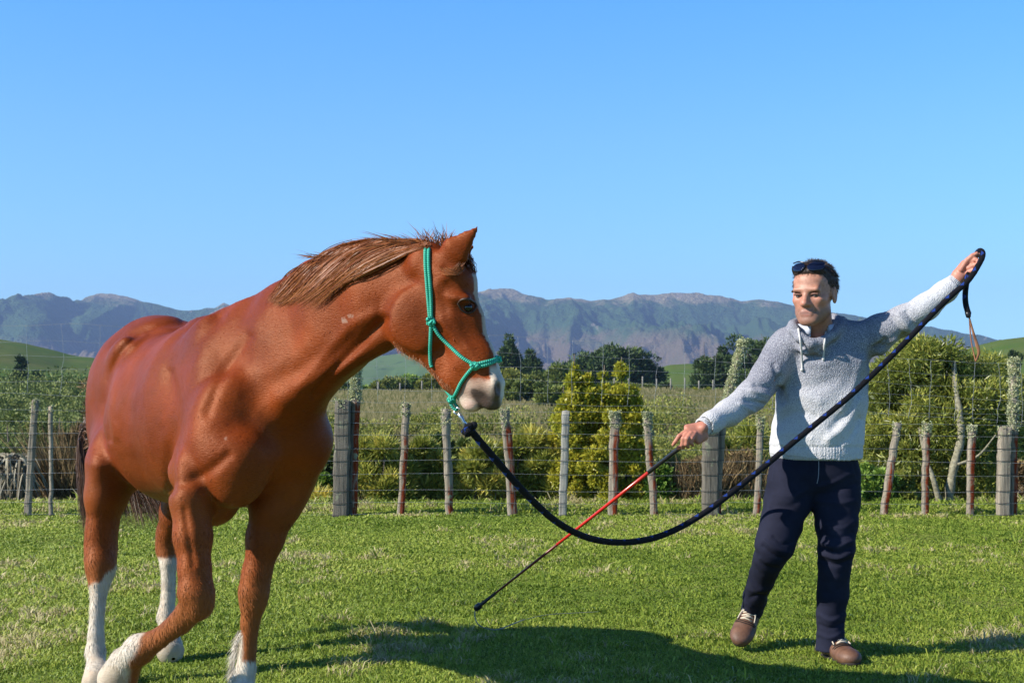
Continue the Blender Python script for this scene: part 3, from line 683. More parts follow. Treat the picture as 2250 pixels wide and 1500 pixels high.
# ================================================================== FENCE (y = 14.2 m)
FY = 14.2
fence = empty('wire_fence', P(1125, 1133, FY), 'old post and wire fence with lichened posts and sagging netting along the paddock', 'fence')
def post_mat(name, base, red=None, z0=0., z1=1.2):
    m, nt, b = nmat(name)
    st = noise(nt, 1.0, 5, .7, mapped(nt, (45, 45, 2.5))); bl = noise(nt, 9, 4, .6)
    c = mix(nt, ramp(nt, st, [(.3, (0, 0, 0)), (.7, (1, 1, 1))]), tuple(x * .45 for x in base), tuple(min(1, x * 1.35) for x in base))
    if red:
        sx = nt.nodes.new('ShaderNodeSeparateXYZ'); tc = nt.nodes.new('ShaderNodeTexCoord'); lk(nt, tc.outputs['Object'], sx.inputs[0])
        # stained heartwood shows along the camera-side strip
        strip = attr(nt, 'strip'); rz = nt.nodes.new('ShaderNodeMapRange'); lk(nt, sx.outputs[2], rz.inputs[0]); rz.inputs[1].default_value = z1 + .05; rz.inputs[2].default_value = z1 - .05
        f = math_(nt, 'MULTIPLY', strip, rz.outputs[0]); n_ = noise(nt, 1.0, 4, .6, mapped(nt, (30, 30, 5)))
        f = math_(nt, 'MULTIPLY', f, ramp(nt, n_, [(.36, (0, 0, 0)), (.50, (1, 1, 1))]))
        c = mix(nt, f, c, mix(nt, st, (.09, .016, .006), (.36, .062, .018)))
    c = mix(nt, ramp(nt, bl, [(.60, (0, 0, 0)), (.70, (1, 1, 1))]), c, (.27, .28, .18))
    lk(nt, c, b.inputs['Base Color']); b.inputs['Roughness'].default_value = .92; b.inputs['Specular IOR Level'].default_value = .1
    bump(nt, b, st, .9, .012); return m
grey = (.30, .255, .195)
pm_grey = post_mat('weathered_post', grey)
pm_pale = post_mat('pale_sawn_post', (.36, .34, .29))
pm_conc = post_mat('grey_square_post', (.17, .15, .12))
lich_m = leaf_mat('lichen', [(0, (.22, .23, .11)), (.5, (.44, .46, .25)), (1, (.66, .66, .42))], .9, .1, .05)
tie_m = simple('wire_tie', (.05, .05, .05), .6, .2, 30, .3)
def fpost(us, vs, w, mat_, sq=2.6, seed=0, lichen=0, lspan=None, label=None, redz=None, dy=0.0, dpt=None):
    """us, vs: photo pixels of the post's centre line bottom -> top, w width in px"""
    r = np.random.default_rng(seed); y = FY + .05 + dy
    c = np.array([P(a, b_, y) for a, b_ in zip(us, vs)]); c = spline(c, 7); c = np.vstack([c[0] - [0, 0, .12], c]); n = len(c)
    c[:, 0] += r.normal(size=n) * .003
    N = 20; th = np.linspace(0, 2 * np.pi, N, endpoint=False); hw = w / 2 * y / F; hd_ = hw * (dpt or 1.0)
    e = 2 / sq; cx = np.sign(np.cos(th)) * np.abs(np.cos(th)) ** e; cy = np.sign(np.sin(th)) * np.abs(np.sin(th)) ** e
    prof = 1 + (r.random(N) - .5) * (.22 if sq < 5 else .03)
    pz = np.linspace(0, 1, n); wob = 1 + .10 * vnoise(np.stack([pz * 7, pz * 0 + seed], -1), seed) * (1 if sq < 5 else .1)
    v = np.zeros((n, N, 3)); v[..., 0] = c[:, None, 0] + hw * wob[:, None] * cx * prof; v[..., 1] = c[:, None, 1] + hd_ * wob[:, None] * cy * prof; v[..., 2] = c[:, None, 2]
    v[-1, :, 2] += (r.random(N) - .5) * hw * (.7 if sq < 5 else .1)
    vv = v.reshape(-1, 3); i = np.arange(n - 1)[:, None] * N; j = np.arange(N)[None]; k = (j + 1) % N
    f = np.stack([i + j, i + k, i + N + k, i + N + j], -1).reshape(-1, 4)
    tip = len(vv); vv = np.vstack([vv, v[-1].mean(0) + [0, 0, hw * .25]])
    f3 = np.stack([(n - 1) * N + np.arange(N), (n - 1) * N + (np.arange(N) + 1) % N, np.full(N, tip)], -1)
    strip = np.tile(sstep(cx, -.35, -.1) * (cy < .3), n); strip = np.append(strip, 0)
    m = mat_
    if redz is not None: m = post_mat('stained_post', grey, True, 0, redz)
    o = mk('post', vv, [f, f3], m, fence, sq >= 5 and False, dict(strip=strip))
    if label: o['label'] = label
    # dark wire ties round the post
    so = Soup()
    for (wv, wr) in WIRES:
        z = zof(wv, FY); 
        if z > c[-1, 2] - .03 or z < c[0, 2]: continue
        q = np.array([np.interp(z, c[:, 2], c[:, 0]), np.interp(z, c[:, 2], c[:, 1])])
        ring = np.array([[q[0] + (hw + .006) * a, q[1] + (hd_ + .006) * b_, z + .004 * a] for a, b_ in zip(cx, cy)]); ring = np.vstack([ring, ring[:1]])
        so = Soup(); so.tube(ring, .0026, 4, cap=False); so.build('wire_tie', tie_m, o)
    if lichen:
        lichen = lichen // 2 if lichen < 900 else lichen
        z0, z1 = lspan or (c[-1, 2] - .12, c[-1, 2]); nn = lichen
        zz = z1 - (z1 - z0) * r.random(nn) ** 1.3; a = r.uniform(0, 2 * np.pi, nn)
        kl = r.random(nn) < .8; a = np.where(kl, a, r.normal(3.6, .8, nn))
        p = np.stack([np.interp(zz, c[:, 2], c[:, 0]) + (hw + .004) * np.cos(a), np.interp(zz, c[:, 2], c[:, 1]) + (hd_ + .004) * np.sin(a), zz + r.normal(size=nn) * .01], -1)
        cr = np.full((nn, 3), .007 if lichen < 900 else .018) * r.uniform(.2, 1.3, (nn, 1)) ** 1.6 * 1.5; keepn = (vnoise(p * 45, 7) > -.05) | (zz > z1 - .03); p = p[keepn]; cr = cr[keepn]; nn = len(p)
        v_, q_, rn = leaves(p, cr, nn * 9, .015, .013, seed + 5, .2, shell=.3)
        so = Soup(); so.add(v_, q_, rnd=rn); so.build('lichen', lich_m, o, smooth=False)
    return o
WIRES = [(906, .0011), (930, .0014), (955, .0014), (985, .0013), (1012, .0014), (1042, .0013), (1078, .0014), (1105, .0012), (1131, .0010)]
def Z(v): return zof(v, FY)
fpost([60, 68, 78], [1140, 1010, 880], 15, pm_grey, 3, 1, 120, None, 'leaning pale grey post with a notched top at the far left')
fpost([112, 112, 111], [1135, 1010, 893], 9, pm_grey, 2.5, 2, 60, None, 'slim grey batten at the left')
fpost([750, 752, 755], [1132, 1000, 881], 34, pm_conc, 8, 3, 160, (Z(895), Z(880)), 'thick square dark grey post beside the horse chest')
fpost([775, 780, 783], [1130, 960, 785], 17, None, 3, 4, 1500, (Z(880), Z(785)), 'tall red stained post with its top thick with lichen', Z(885), .06)
fpost([881, 888, 893], [1130, 1000, 888], 15, None, 3, 5, 260, None, 'red stained post with a lichen collar right of the tall post', Z(960), 0)
fpost([988, 983, 979], [1130, 1010, 900], 18, None, 2.4, 6, 160, (Z(935), Z(898)), 'rounded split grey post under the halter knot', Z(1075))
fpost([1126, 1118, 1108], [1131, 1000, 900], 19, None, 3, 7, 260, (Z(950), Z(898)), 'leaning red and grey post behind the lead rope', Z(935))
fpost([1237, 1240, 1243], [1132, 1010, 903], 17, pm_pale, 8, 8, 0, None, 'clean pale square batten in front of the yellow green shrub')
fpost([1347, 1349, 1352], [1132, 1010, 908], 20, None, 3.2, 9, 420, (Z(945), Z(906)), 'red streaked post with a bushy lichen cap', Z(950))
fpost([1438, 1434, 1428, 1426, 1422], [1131, 1060, 1010, 960, 908], 17, None, 2.6, 10, 420, (Z(965), Z(906)), 'wavy red stained post above the red stick', Z(975))
fpost([1560, 1561, 1562], [1130, 1030, 925], 35, pm_conc, 7, 11, 120, (Z(960), Z(925)), 'thick dark square post below the man hand')
fpost([1577, 1582, 1590, 1604, 1634], [1130, 1020, 930, 860, 750], 14, None, 3, 12, 1800, (Z(905), Z(750)), 'tall bent post leaning right, top shaggy with lichen', Z(1085), .07)
fpost([1663, 1668, 1672], [1131, 1020, 918], 14, None, 3, 13, 200, None, 'slim red footed post beside the man hip', Z(1075))
fpost([1942, 1956, 1972], [1133, 1030, 930], 15, None, 4, 14, 60, None, 'post leaning right, red along its lower edge, right of the man', Z(1010))
fpost([2033, 2034, 2037], [1136, 1030, 932], 15, None, 3, 15, 220, (Z(952), Z(930)), 'orange red post with a small lichen cap, first right of the leaning one', Z(955))
fpost([2130, 2133, 2136], [1136, 1030, 937], 15, None, 3, 16, 220, (Z(960), Z(936)), 'orange red post with pale left edge near the crooked trunk', Z(955))
fpost([2204, 2206, 2208], [1138, 1030, 938], 25, pm_grey, 8, 17, 60, None, 'thick square grey post at the right edge')
fpost([2226, 2227, 2228], [1138, 960, 790], 16, None, 3, 18, 1300, (Z(940), Z(790)), 'tall post at the right edge with its upper half in lichen', Z(960), .06)
fpost([2330, 2331], [1138, 935], 15, pm_grey, 3, 19, 60); fpost([-60, -62], [1138, 890], 15, pm_grey, 3, 20, 60)
wire_m, nt, b = nmat('galvanised_wire'); b.inputs['Base Color'].default_value = (.34, .35, .36, 1); b.inputs['Metallic'].default_value = .45; b.inputs['Roughness'].default_value = .55
r = np.random.default_rng(3)
ULIST = np.linspace(-150, 2400, 60)
for i, (wv, wr) in enumerate(WIRES):
    so = Soup(); sag = 2.2 * np.sin((ULIST + i * 60) / 120.) + (ULIST > 1900) * 0
    tilt = np.interp(ULIST, [-150, 600, 1200, 2400], [-8, -4, 0, 6]) * (1131 - wv) / 225. * (-1 if False else 1)
    so.tube([P(u, wv + s_ + t_, FY - .005) for u, s_, t_ in zip(ULIST, sag, tilt)], wr, 5); so.build('wire', wire_m, fence)
# netting above: horizontal strands with kinked vertical stays
net = Soup()
topv = np.interp(ULIST, [-150, 150, 700, 1100, 1300, 1600, 1850, 2000, 2400], [718, 712, 735, 738, 750, 762, 775, 790, 805])
botv = np.interp(ULIST, [-150, 600, 1200, 1800, 2400], [860, 880, 888, 900, 935])
for k in range(6):
    f = [0, .24, .45, .64, .82, 1.0][k]
    vv_ = topv + (botv - topv) * f + 1.8 * np.sin(ULIST / 37. + k * 2)
    net.tube([P(u, v_, FY - .012) for u, v_ in zip(ULIST, vv_)], .0011 if 0 < k < 5 else .0013, 5)
for u in list(np.arange(-110, 700, 82.)) + list(np.arange(700, 1760, 62.)) + list(np.arange(1950, 2390, 48.5)):
    u += r.normal() * 2; tv = np.interp(u, ULIST, topv); bv = np.interp(u, ULIST, botv) + (0 if u < 1800 else 8)
    kk = 9; vs_ = np.linspace(tv, bv, kk); uu_ = u + np.cumsum(r.normal(size=kk) * 1.5) + 3 * np.sin(np.linspace(0, 3.1, kk))
    net.tube(spline([P(a, b_, FY - .014) for a, b_ in zip(uu_, vs_)], 3), .0014, 5)
net.build('netting', wire_m, fence)
# ================================================================== GRASS
def grass(name, n, y0, y1, pw, hgt, seed, mat, label, wid=.00036, margin=1.3, umin=None, umax=None):
    r = np.random.default_rng(seed)
    # density falls with distance
    t = r.random(n); y = (y0 ** pw + t * (y1 ** pw - y0 ** pw)) ** (1 / pw)
    hw = (1125 / F) * y * margin + .35; x = r.uniform(-1, 1, n) * hw
    if umin is not None: x = (r.uniform(umin, umax, n) - 1125) / F * y
    # clustering into tufts
    q = np.stack([x, y], -1); jit = r.normal(size=(n, 2)) * .02; cell = np.round(q / .07 + vnoise(q * 3, 3)[:, None]) * .07
    q = np.where((r.random(n) < .45)[:, None], cell + jit * 1.2, q)
    x, y = q.T
    z = ground_z(x, y)
    pn_ = fbm(np.stack([x * 1.7, y * 1.7], -1), 3, 21); pb = fbm(np.stack([x * .6, y * .6], -1), 2, 33); pc = fbm(np.stack([x * 9, y * 9], -1), 2, 35)
    h = hgt * (0.55 + .9 * r.random(n) ** 1.5) * (1 + .42 * pn_ + .30 * pc) * np.where(y > 14.6, 1.9, 1) * np.where(pc > .75, 1.5, 1)
    h = np.clip(h, .010, .2) * np.where(r.random(n) < .012, 1.8, 1)
    a = r.uniform(0, 2 * np.pi, n); lean = r.uniform(.4, 1.5, n); w_ = wid * y * r.uniform(.6, 1.4, n) + .0004
    dx, dy = np.cos(a), np.sin(a); sxx, syy = -dy * .35 + r.choice([-1, 1], n) * .9, dx * .35
    B = np.stack([x, y, z - .004], -1); D = np.stack([dx, dy, 0 * dx], -1); S = np.stack([sxx, syy, 0 * dx], -1) * w_[:, None]
    M1 = B + D * (h * lean * .3)[:, None] + np.stack([0 * h, 0 * h, h * .6], -1)
    T = B + D * (h * lean)[:, None] + np.stack([0 * h, 0 * h, h * (1.05 - .38 * lean)], -1)
    v = np.stack([B - S, B + S, M1 + S * .75, M1 - S * .75, T], 1).reshape(-1, 3)
    b = np.arange(n)[:, None] * 5
    straw = ((r.random(n) * .8 + .55 * pn_ + .25 * pb + .45 * pc) > 1.13)
    rnd = np.clip(.36 + .18 * r.normal(size=n) * .9 + .16 * pb + .12 * pn_, 0, .74); rnd = np.where(straw, .80 + .2 * r.random(n), rnd)
    o = mk(name, v, [b + np.array([0, 1, 2, 3]), b + np.array([3, 2, 4])], mat, None, False, dict(rnd=np.repeat(rnd, 5)))
    tag(o, label, 'grass', kind='stuff'); return o
g_m = leaf_mat('grass_blades', [(0, (.12, .19, .020)), (.35, (.25, .335, .042)), (.6, (.38, .44, .068)), (.76, (.50, .52, .12)), (.80, (.42, .37, .15)), (1, (.62, .53, .29))], .5, .22, .3)
grass('grass', 1000000, 4.2, 17.4, .55, .025, 61, g_m, 'short bright paddock grass with straw coloured patches')
# ================================================================== HORSE
S0 = SDF()
O = np.array([-1.047, 5.45, 0.0]); FW = unit([.507, -.862, 0]); LF = np.array([.862, .507, 0]); UP = np.array([0, 0, 1.0])
def H(f, l, u): return O + FW * f + LF * l + UP * u
AX = np.array([FW, LF, UP])
def rot_fu(a):   # ellipsoid axes pitched in the fore-aft plane
    c, s = math.cos(a), math.sin(a); return np.array([FW * c + UP * s, LF, -FW * s + UP * c])
# trunk: seg radii = (side, up)
sg = S0.seg
sg(H(.02, 0, 1.10), H(-.32, 0, 1.12), (.235, .33), (.275, .365), LF, .05)
sg(H(-.32, 0, 1.12), H(-.66, 0, 1.10), (.285, .365), (.325, .355), LF, .05)
sg(H(-.66, 0, 1.10), H(-.95, 0, 1.17), (.315, .35), (.27, .31), LF, .05)
sg(H(.06, 0, 1.40), H(-.34, 0, 1.38), (.075, .135), (.08, .105), LF, .10)      # withers
S0.ell(H(-1.08, 0, 1.24), (.30, .285, .30), AX, .06)                            # croup
S0.ell(H(-.96, 0, 1.42), (.22, .14, .115), AX, .08)
for s in (-1, 1):
    S0.ell(H(-1.12, s * .135, 1.10), (.25, .155, .33), rot_fu(.15), .05)        # haunch
    S0.ell(H(-.86, s * .205, 1.375), (.10, .055, .055), rot_fu(.5), .07)
    S0.ell(H(-.98, s * .17, .98), (.17, .11, .18), AX, .08)        # hip bone
    sg(H(-.92, s * .2, .98), H(-.98, s * .2, .86), (.10, .14), (.08, .10), LF, .06)
    sg(H(-.12, s * .10, 1.38), H(.23, s * (.175 if s > 0 else .195), 1.02), (.075, .15), (.07, .12), LF, .075)  # shoulder blade
    sg(H(.24, s * (.165 if s > 0 else .19), 1.04), H(.02, s * .21, .90), (.07, .11), (.07, .10), LF, .05)  # upper arm
    S0.ell(H(.24 - .06 * s, s * .115, .93), (.12, .115, .14), AX, .045)                   # pectorals
    S0.ell(H(.10, s * .13, .84), (.15, .10, .13), AX, .06)
    S0.ell(H(.24, s * .16, .99), (.11, .085, .12), AX, .05)
    S0.ell(H(.08, s * .19, .92), (.10, .06, .10), AX, .06)
S0.ell(H(.15, .03, 1.05), (.18, .19, .22), AX, .05)
sg(H(.27, -.13, .99), H(.15, .11, 1.0), (.12, .17), (.105, .15), UP, .05)
S0.ell(H(.22, -.16, 1.10), (.10, .08, .12), AX, .06)
S0.ell(P(515, 885, 5.17), (.10, .08, .11), None, .07)
S0.ell(P(432, 1040, 5.20), (.07, .07, .08), None, .05)
# legs -------------------------------------------------------------
def pn(u, v, y, r): return (P(u, v, y), r)
CX = (1, 0, 0)
# left fore (planted)
S0.chain([(H(.12, .17, .93), (.10, .14)), pn(634, 1040, 5.36, (.088, .12)), pn(604, 1110, 5.37, (.088, .11)), pn(583, 1180, 5.37, (.068, .085)),
          pn(564, 1260, 5.36, (.05, .062)), pn(558, 1300, 5.35, (.052, .056)), pn(556, 1325, 5.35, (.049, .05))], CX, .03)
S0.chain([pn(556, 1325, 5.35, (.046, .05)), pn(550, 1365, 5.36, (.035, .042)), pn(545, 1425, 5.37, (.031, .04)), pn(540, 1470, 5.37, (.038, .046)),
          pn(537, 1500, 5.36, (.036, .038)), pn(534, 1522, 5.33, (.044, .048))], CX, .012)
S0.seg(*[x for x in (P(534, 1526, 5.33), P(531, 1552, 5.30))], (.050, .055), (.062, .07), CX, .006)
# right fore (lifted, knee bent)
S0.chain([(H(.06, -.19, .95), (.08, .13)), pn(425, 1040, 5.17, (.072, .10)), pn(421, 1100, 5.13, (.073, .10)), pn(424, 1180, 5.10, (.064, .085)),
          pn(428, 1250, 5.07, (.053, .066)), pn(431, 1300, 5.05, (.058, .066)), pn(436, 1330, 5.05, (.052, .058))], CX, .03)
S0.chain([pn(430, 1326, 5.06, (.052, .056)), pn(398, 1364, 5.12, (.044, .042)), pn(350, 1401, 5.2, (.037, .036)), pn(306, 1426, 5.26, (.062, .056)),
          pn(282, 1448, 5.30, (.060, .052))], (0, 1, 0), .014)
S0.ell(P(443, 1316, 5.04), (.040, .05, .055), None, .02)
S0.seg(P(276, 1455, 5.31), P(258, 1492, 5.36), (.062, .060), (.076, .070), CX, .012)
# right hind
S0.chain([(H(-1.0, -.2, .92), (.11, .17)), pn(240, 1020, 6.07, (.088, .16)), pn(233, 1090, 6.07, (.076, .12)), pn(224, 1160, 6.07, (.055, .085)),
          pn(222, 1205, 6.07, (.056, .085)), pn(221, 1245, 6.03, (.052, .075)), pn(218, 1285, 6.0, (.042, .055))], CX, .05)
S0.chain([pn(218, 1285, 6.0, (.038, .052)), pn(214, 1340, 5.97, (.029, .042)), pn(211, 1395, 5.95, (.032, .042)), pn(210, 1432, 5.94, (.041, .048)),
          pn(212, 1462, 5.90, (.037, .040)), pn(214, 1474, 5.88, (.047, .05))], CX, .012)
S0.seg(P(214, 1476, 5.88), P(215, 1496, 5.84), (.052, .056), (.064, .072), CX, .006)
# left hind
S0.chain([(H(-.98, .2, .92), (.11, .16)), pn(408, 1050, 6.5, (.09, .14)), pn(388, 1120, 6.58, (.07, .11)), pn(372, 1170, 6.64, (.054, .085)),
          pn(369, 1205, 6.64, (.05, .07)), pn(370, 1240, 6.6, (.037, .052))], CX, .03)
S0.chain([pn(370, 1240, 6.6, (.034, .05)), pn(370, 1310, 6.58, (.03, .042)), pn(365, 1355, 6.56, (.04, .048)), pn(369, 1385, 6.53, (.036, .04)),
          pn(372, 1402, 6.5, (.046, .05))], CX, .012)
S0.seg(P(372, 1404, 6.5), P(374, 1428, 6.47), (.05, .055), (.063, .07), CX, .006)
# neck ---------------------------------------------------------------
NS = unit([.75, .66, 0])
sg(H(.02, 0, 1.26), P(655, 762, 5.27), (.18, .23), (.165, .225), NS, .06)
sg(P(655, 762, 5.27), P(738, 705, 5.12), (.165, .225), (.13, .190), unit([.55, .83, 0]), .05)
sg(P(738, 705, 5.12), P(825, 662, 4.97), (.13, .19), (.108, .17), unit([.35, .93, 0]), .04)
sg(P(825, 662, 4.97), P(905, 635, 4.88), (.108, .17), (.09, .145), unit([.15, .99, 0]), .03)
sg(P(610, 900, 5.22), P(790, 742, 5.03), (.12, .11), (.06, .055), (0, 1, 0), .06)
sg(P(650, 905, 5.27), P(655, 960, 5.28), (.13, .10), (.12, .12), (0, 1, 0), .06)   # throat line
sg(H(-.08, 0, 1.46), P(690, 612, 5.18), (.035, .05), (.03, .05), (0, 1, 0), .08)     # crest
sg(P(690, 612, 5.18), P(800, 572, 5.0), (.03, .045), (.03, .045), (0, 1, 0), .06)
sg(P(800, 572, 5.0), P(925, 562, 4.86), (.03, .045), (.035, .04), (0, 1, 0), .05)
# neck surface muscles on the near side
sg(P(560, 850, 5.23), P(860, 672, 4.92), (.07, .06), (.04, .045), (0, 1, 0), .07)
sg(P(640, 868, 5.13), P(860, 738, 4.90), (.06, .04), (.035, .028), (0, 1, 0), .05)
# head ---------------------------------------------------------------
HS = unit([-.2, -.98, 0])    # the head's near side
def hd(u, v, o=0.0): return P(u, v, 4.80 - (u - 950) * .0006) + HS * o
hseg = lambda a, b, ra, rb, k=.03, sub=False: S0.seg(hd(*a), hd(*b), ra, rb, HS, k, sub)
hseg((940, 582), (1000, 622), (.080, .078), (.090, .070), .03)                 # cranium
hseg((978, 634), (998, 700), (.086, .074), (.074, .076), .03)
hseg((998, 700), (1028, 785), (.072, .072), (.054, .062), .03)
hseg((1012, 622), (1034, 700), (.050, .045), (.038, .040), .03)
hseg((1034, 700), (1062, 785), (.037, .038), (.034, .036), .025)
hseg((1062, 785), (1078, 840), (.034, .036), (.040, .038), .025)
hseg((1040, 785), (1066, 845), (.054, .068), (.052, .060), .03)
S0.ell(hd(925, 697), (.125, .135, .070), np.array([unit([1, 0, -.5]), unit([.5, 0, 1]), HS]), .03)   # jaw
hseg((935, 758), (1000, 832), (.045, .055), (.036, .045), .04)
hseg((1000, 832), (1040, 880), (.034, .045), (.030, .034), .03)
for s in (1, -1):
    hseg((1000, 655, s * .070), (1034, 660, s * .060), (.020, .018), (.018, .016), .02)      # brow
    hseg((985, 705, s * .072), (1036, 770, s * .050), (.012, .014), (.010, .012), .02)       # facial crest
    S0.ell(hd(1026, 676, s * .088), (.020, .014, .017), np.array([[1, 0, 0], HS, UP]), .012, True)     # eye socket
    S0.ell(hd(930, 700, s * .058), (.10, .11, .022), np.array([unit([1, 0, -.5]), unit([.5, 0, 1]), HS]), .03)
    S0.ell(hd(1003, 632, s * .086), (.022, .010, .018), np.array([[1, 0, 0], HS, UP]), .02, True)  # temple hollow
    S0.ell(hd(1094, 852, s * .040), (.026, .024, .036), np.array([[1, 0, 0], HS, unit([.2, 0, 1])]), .02)  # nostril flare
    S0.ell(hd(1108, 857, s * .050), (.013, .026, .027), np.array([unit([1, 0, .35]), HS, unit([-.35, 0, 1])]), .008, True)
S0.ell(hd(1079, 878), (.040, .040, .036), np.array([unit([1, 0, -.6]), HS, unit([.6, 0, 1])]), .02)  # upper lip
S0.ell(hd(1034, 888), (.036, .034, .026), np.array([unit([1, 0, -.45]), HS, unit([.45, 0, 1])]), .012) # lower lip
for s in (1, -1):
    hseg((1056, 902, s * .045), (1030, 862, s * .050), (.014, .0035), (.014, .003), .006, True)
# ears
def ear(b, m, t, o0, o1, wide):
    S0.seg(hd(*b, o0), hd(*m, o1), (.022, wide * .95), (.022, wide), HS, .02)
    S0.seg(hd(*m, o1), hd(*t, o1), (.017, wide), (.004, .006), HS, .012)
ear((986, 584), (1012, 554), (1059, 503), .045, .060, .050)
ear((982, 585), (1000, 560), (1034, 536), -.045, -.05, .034)
S0.seg(hd(992, 592, .085), hd(1018, 570, .092), (.012, .011), (.009, .009), HS, .010, True)

hv, hq = S0.mesh(.0085, 2)
nrm = vnormals(hv, hq)
# low-amplitude muscle relief
loc = (hv - O) @ AX.T
rel = .004 * fbm(loc * 5.5, 2, 3) + .0016 * fbm(loc * 16, 2, 7)
legm = sstep(loc[:, 2], .75, .95)
hv = hv + nrm * (rel * (.25 + .75 * legm))[:, None]
# grooves: vein / muscle lines
def groove(pts, y, depth, wdt):
    """a furrow along a photo-pixel polyline, pressed into the near surface"""
    global hv
    L = spline([(a, b) for a, b in pts], 10); uu, vv = px(hv)
    d = np.full(len(hv), 1e9)
    for a, b in zip(L[:-1], L[1:]):
        ab = b - a; t = np.clip(((uu - a[0]) * ab[0] + (vv - a[1]) * ab[1]) / (ab @ ab + 1e-9), 0, 1)
        d = np.minimum(d, np.hypot(uu - a[0] - t * ab[0], vv - a[1] - t * ab[1]))
    m = np.exp(-(d / wdt) ** 2) * (nrm[:, 1] < .3) * (np.abs(hv[:, 1] - y) < .6)
    hv = hv - nrm * (m * depth)[:, None]
groove([(240, 965), (232, 900), (240, 830), (265, 775), (305, 735), (350, 712), (400, 708)], 6.0, .010, 8)
groove([(251, 960), (243, 900), (252, 830), (278, 775), (318, 738)], 6.0, -.005, 8)
groove([(375, 1075), (372, 1010), (385, 940), (384, 880), (372, 820)], 5.2, .012, 12)
groove([(690, 870), (745, 800), (800, 745), (845, 700)], 5.0, .014, 9)
groove([(655, 850), (700, 800), (770, 720), (820, 690)], 5.0, -.008, 14)
groove([(455, 905), (480, 840), (510, 790), (545, 740)], 5.1, .009, 12)
groove([(410, 800), (440, 740), (480, 700)], 5.3, .006, 14)
groove([(400, 1060), (450, 1040), (500, 1000)], 5.1, .010, 12)
groove([(405, 1120), (415, 1180), (425, 1240)], 5.1, .007, 7)
groove([(980, 700), (1010, 745), (1030, 790)], 4.8, .003, 8)
groove([(1000, 682), (1020, 688), (1045, 680)], 4.8, .003, 3)
groove([(955, 610), (975, 640), (980, 680)], 4.8, .004, 10)
nrm = vnormals(hv, hq)
loc = (hv - O) @ AX.T
uu, vv = px(hv); z = hv[:, 2]
head = (hv[:, 1] < 5.1) & (uu > 880) & (vv < 930)
side = (hv - hd(1000, 700)) @ HS
n1 = fbm(hv * 14, 3, 11)
# white markings
w = np.zeros(len(hv))
hind = loc[:, 0] < -.35
rh = hind & (uu < 300); lh = hind & (uu > 300)
w = np.maximum(w, rh * sstep(-(z + n1 * .02 - (uu - 215) * .0012), -.445, -.425))
w = np.maximum(w, lh * (1 - sstep(z + n1 * .01, .435, .455)))
fl = (loc[:, 0] > -.35) & (z < .6)
rf = fl & (uu < 480)
rfw = sstep(-(uu + (vv - 1430) * .35 + n1 * 10), -308, -290)
w = np.maximum(w, rf * rfw * (vv > 1380))
lfo = fl & (uu > 480)
w = np.maximum(w, lfo * np.maximum(sstep(vv, 1448, 1456) , (sstep(vv, 1385, 1400) * (1 - sstep(uu + n1 * 4, 530, 537)))))
# blaze: band on the front of the face; white muzzle
P1, P2 = np.array([1032., 590.]), np.array([1100., 830.])
tt = np.clip(((uu - P1[0]) * (P2[0] - P1[0]) + (vv - P1[1]) * (P2[1] - P1[1])) / ((P2 - P1) @ (P2 - P1)), 0, 1)
front = (nrm @ unit([.94, -.2, .3]))
bl = head * (side < .027 + .010 * tt) * (side > -.06) * sstep(front, .45, .6) * (vv > 600) * (uu > 1015)
w = np.maximum(w, bl)
muz = .82 * head * sstep(vv + n1 * 6 - (uu - 1040) * .0, 826, 842) * sstep(uu + (vv - 850) * .55, 1012, 1030)
muz = np.maximum(muz, head * (uu > 1004 + n1 * 3) * (uu < 1062) * sstep(vv, 868, 876)); muz = np.maximum(muz, head * (uu > 1078) * sstep(vv + n1 * 4, 800, 815))
w = np.maximum(w, muz)
for (a, b, r1) in ((497, 962, 8), (768, 694, 7), (757, 703, 6)):
    w = np.maximum(w, .26 * (np.hypot(uu - a, (vv - b) * (1.0 if a < 600 else 1.3)) < r1 + n1 * 6) * (nrm[:, 1] < 0) * (hv[:, 1] < 5.4))
# pink / grey skin on muzzle
pink = head * np.clip(np.exp(-(((uu - 1040) / 26) ** 2 + ((vv - 892) / 16) ** 2)), 0, 1)
crs = np.clip(((uu - 1040) * 25 + (vv - 858) * 30) / (25 ** 2 + 30 ** 2), 0, 1); crd = np.hypot(uu - 1040 - 25 * crs, vv - 858 - 30 * crs)
tan_ = head * (w > .5) * sstep(-uu + n1 * 5, -1082, -1066) * sstep(-vv + (uu - 1040) * .5, -886, -868)
w = w * (1 - .42 * tan_)
grey = head * np.clip(1.3 * np.exp(-(crd / (5 + 7 * crs)) ** 2) + 1.5 * np.exp(-(((uu - 1079) / 17) ** 2 + ((vv - 891) / 17) ** 2)) + .8 * np.exp(-(((uu - 1027) / 15) ** 2 + ((vv - 673) / 10) ** 2)) + 1.5 * np.exp(-(((uu - 1076) / 19) ** 2 + ((vv - 893 + (uu - 1076) * .3) / 18) ** 2)) + 1.1 * np.exp(-(((uu - 1050) / 17) ** 2 + ((vv - 866) / 11) ** 2)) + .8 * np.exp(-(((uu - 1060) / 10) ** 2 + ((vv - 880) / 16) ** 2))
                      + 1.8 * np.exp(-((np.linalg.norm(hv - hd(1104, 857, .045), axis=1) / .026) ** 2)), 0, 1)
hoof = ((z < .085) & (~rf)) | (rf & (uu + (vv - 1470) * -.5 < 262) & (vv > 1462))
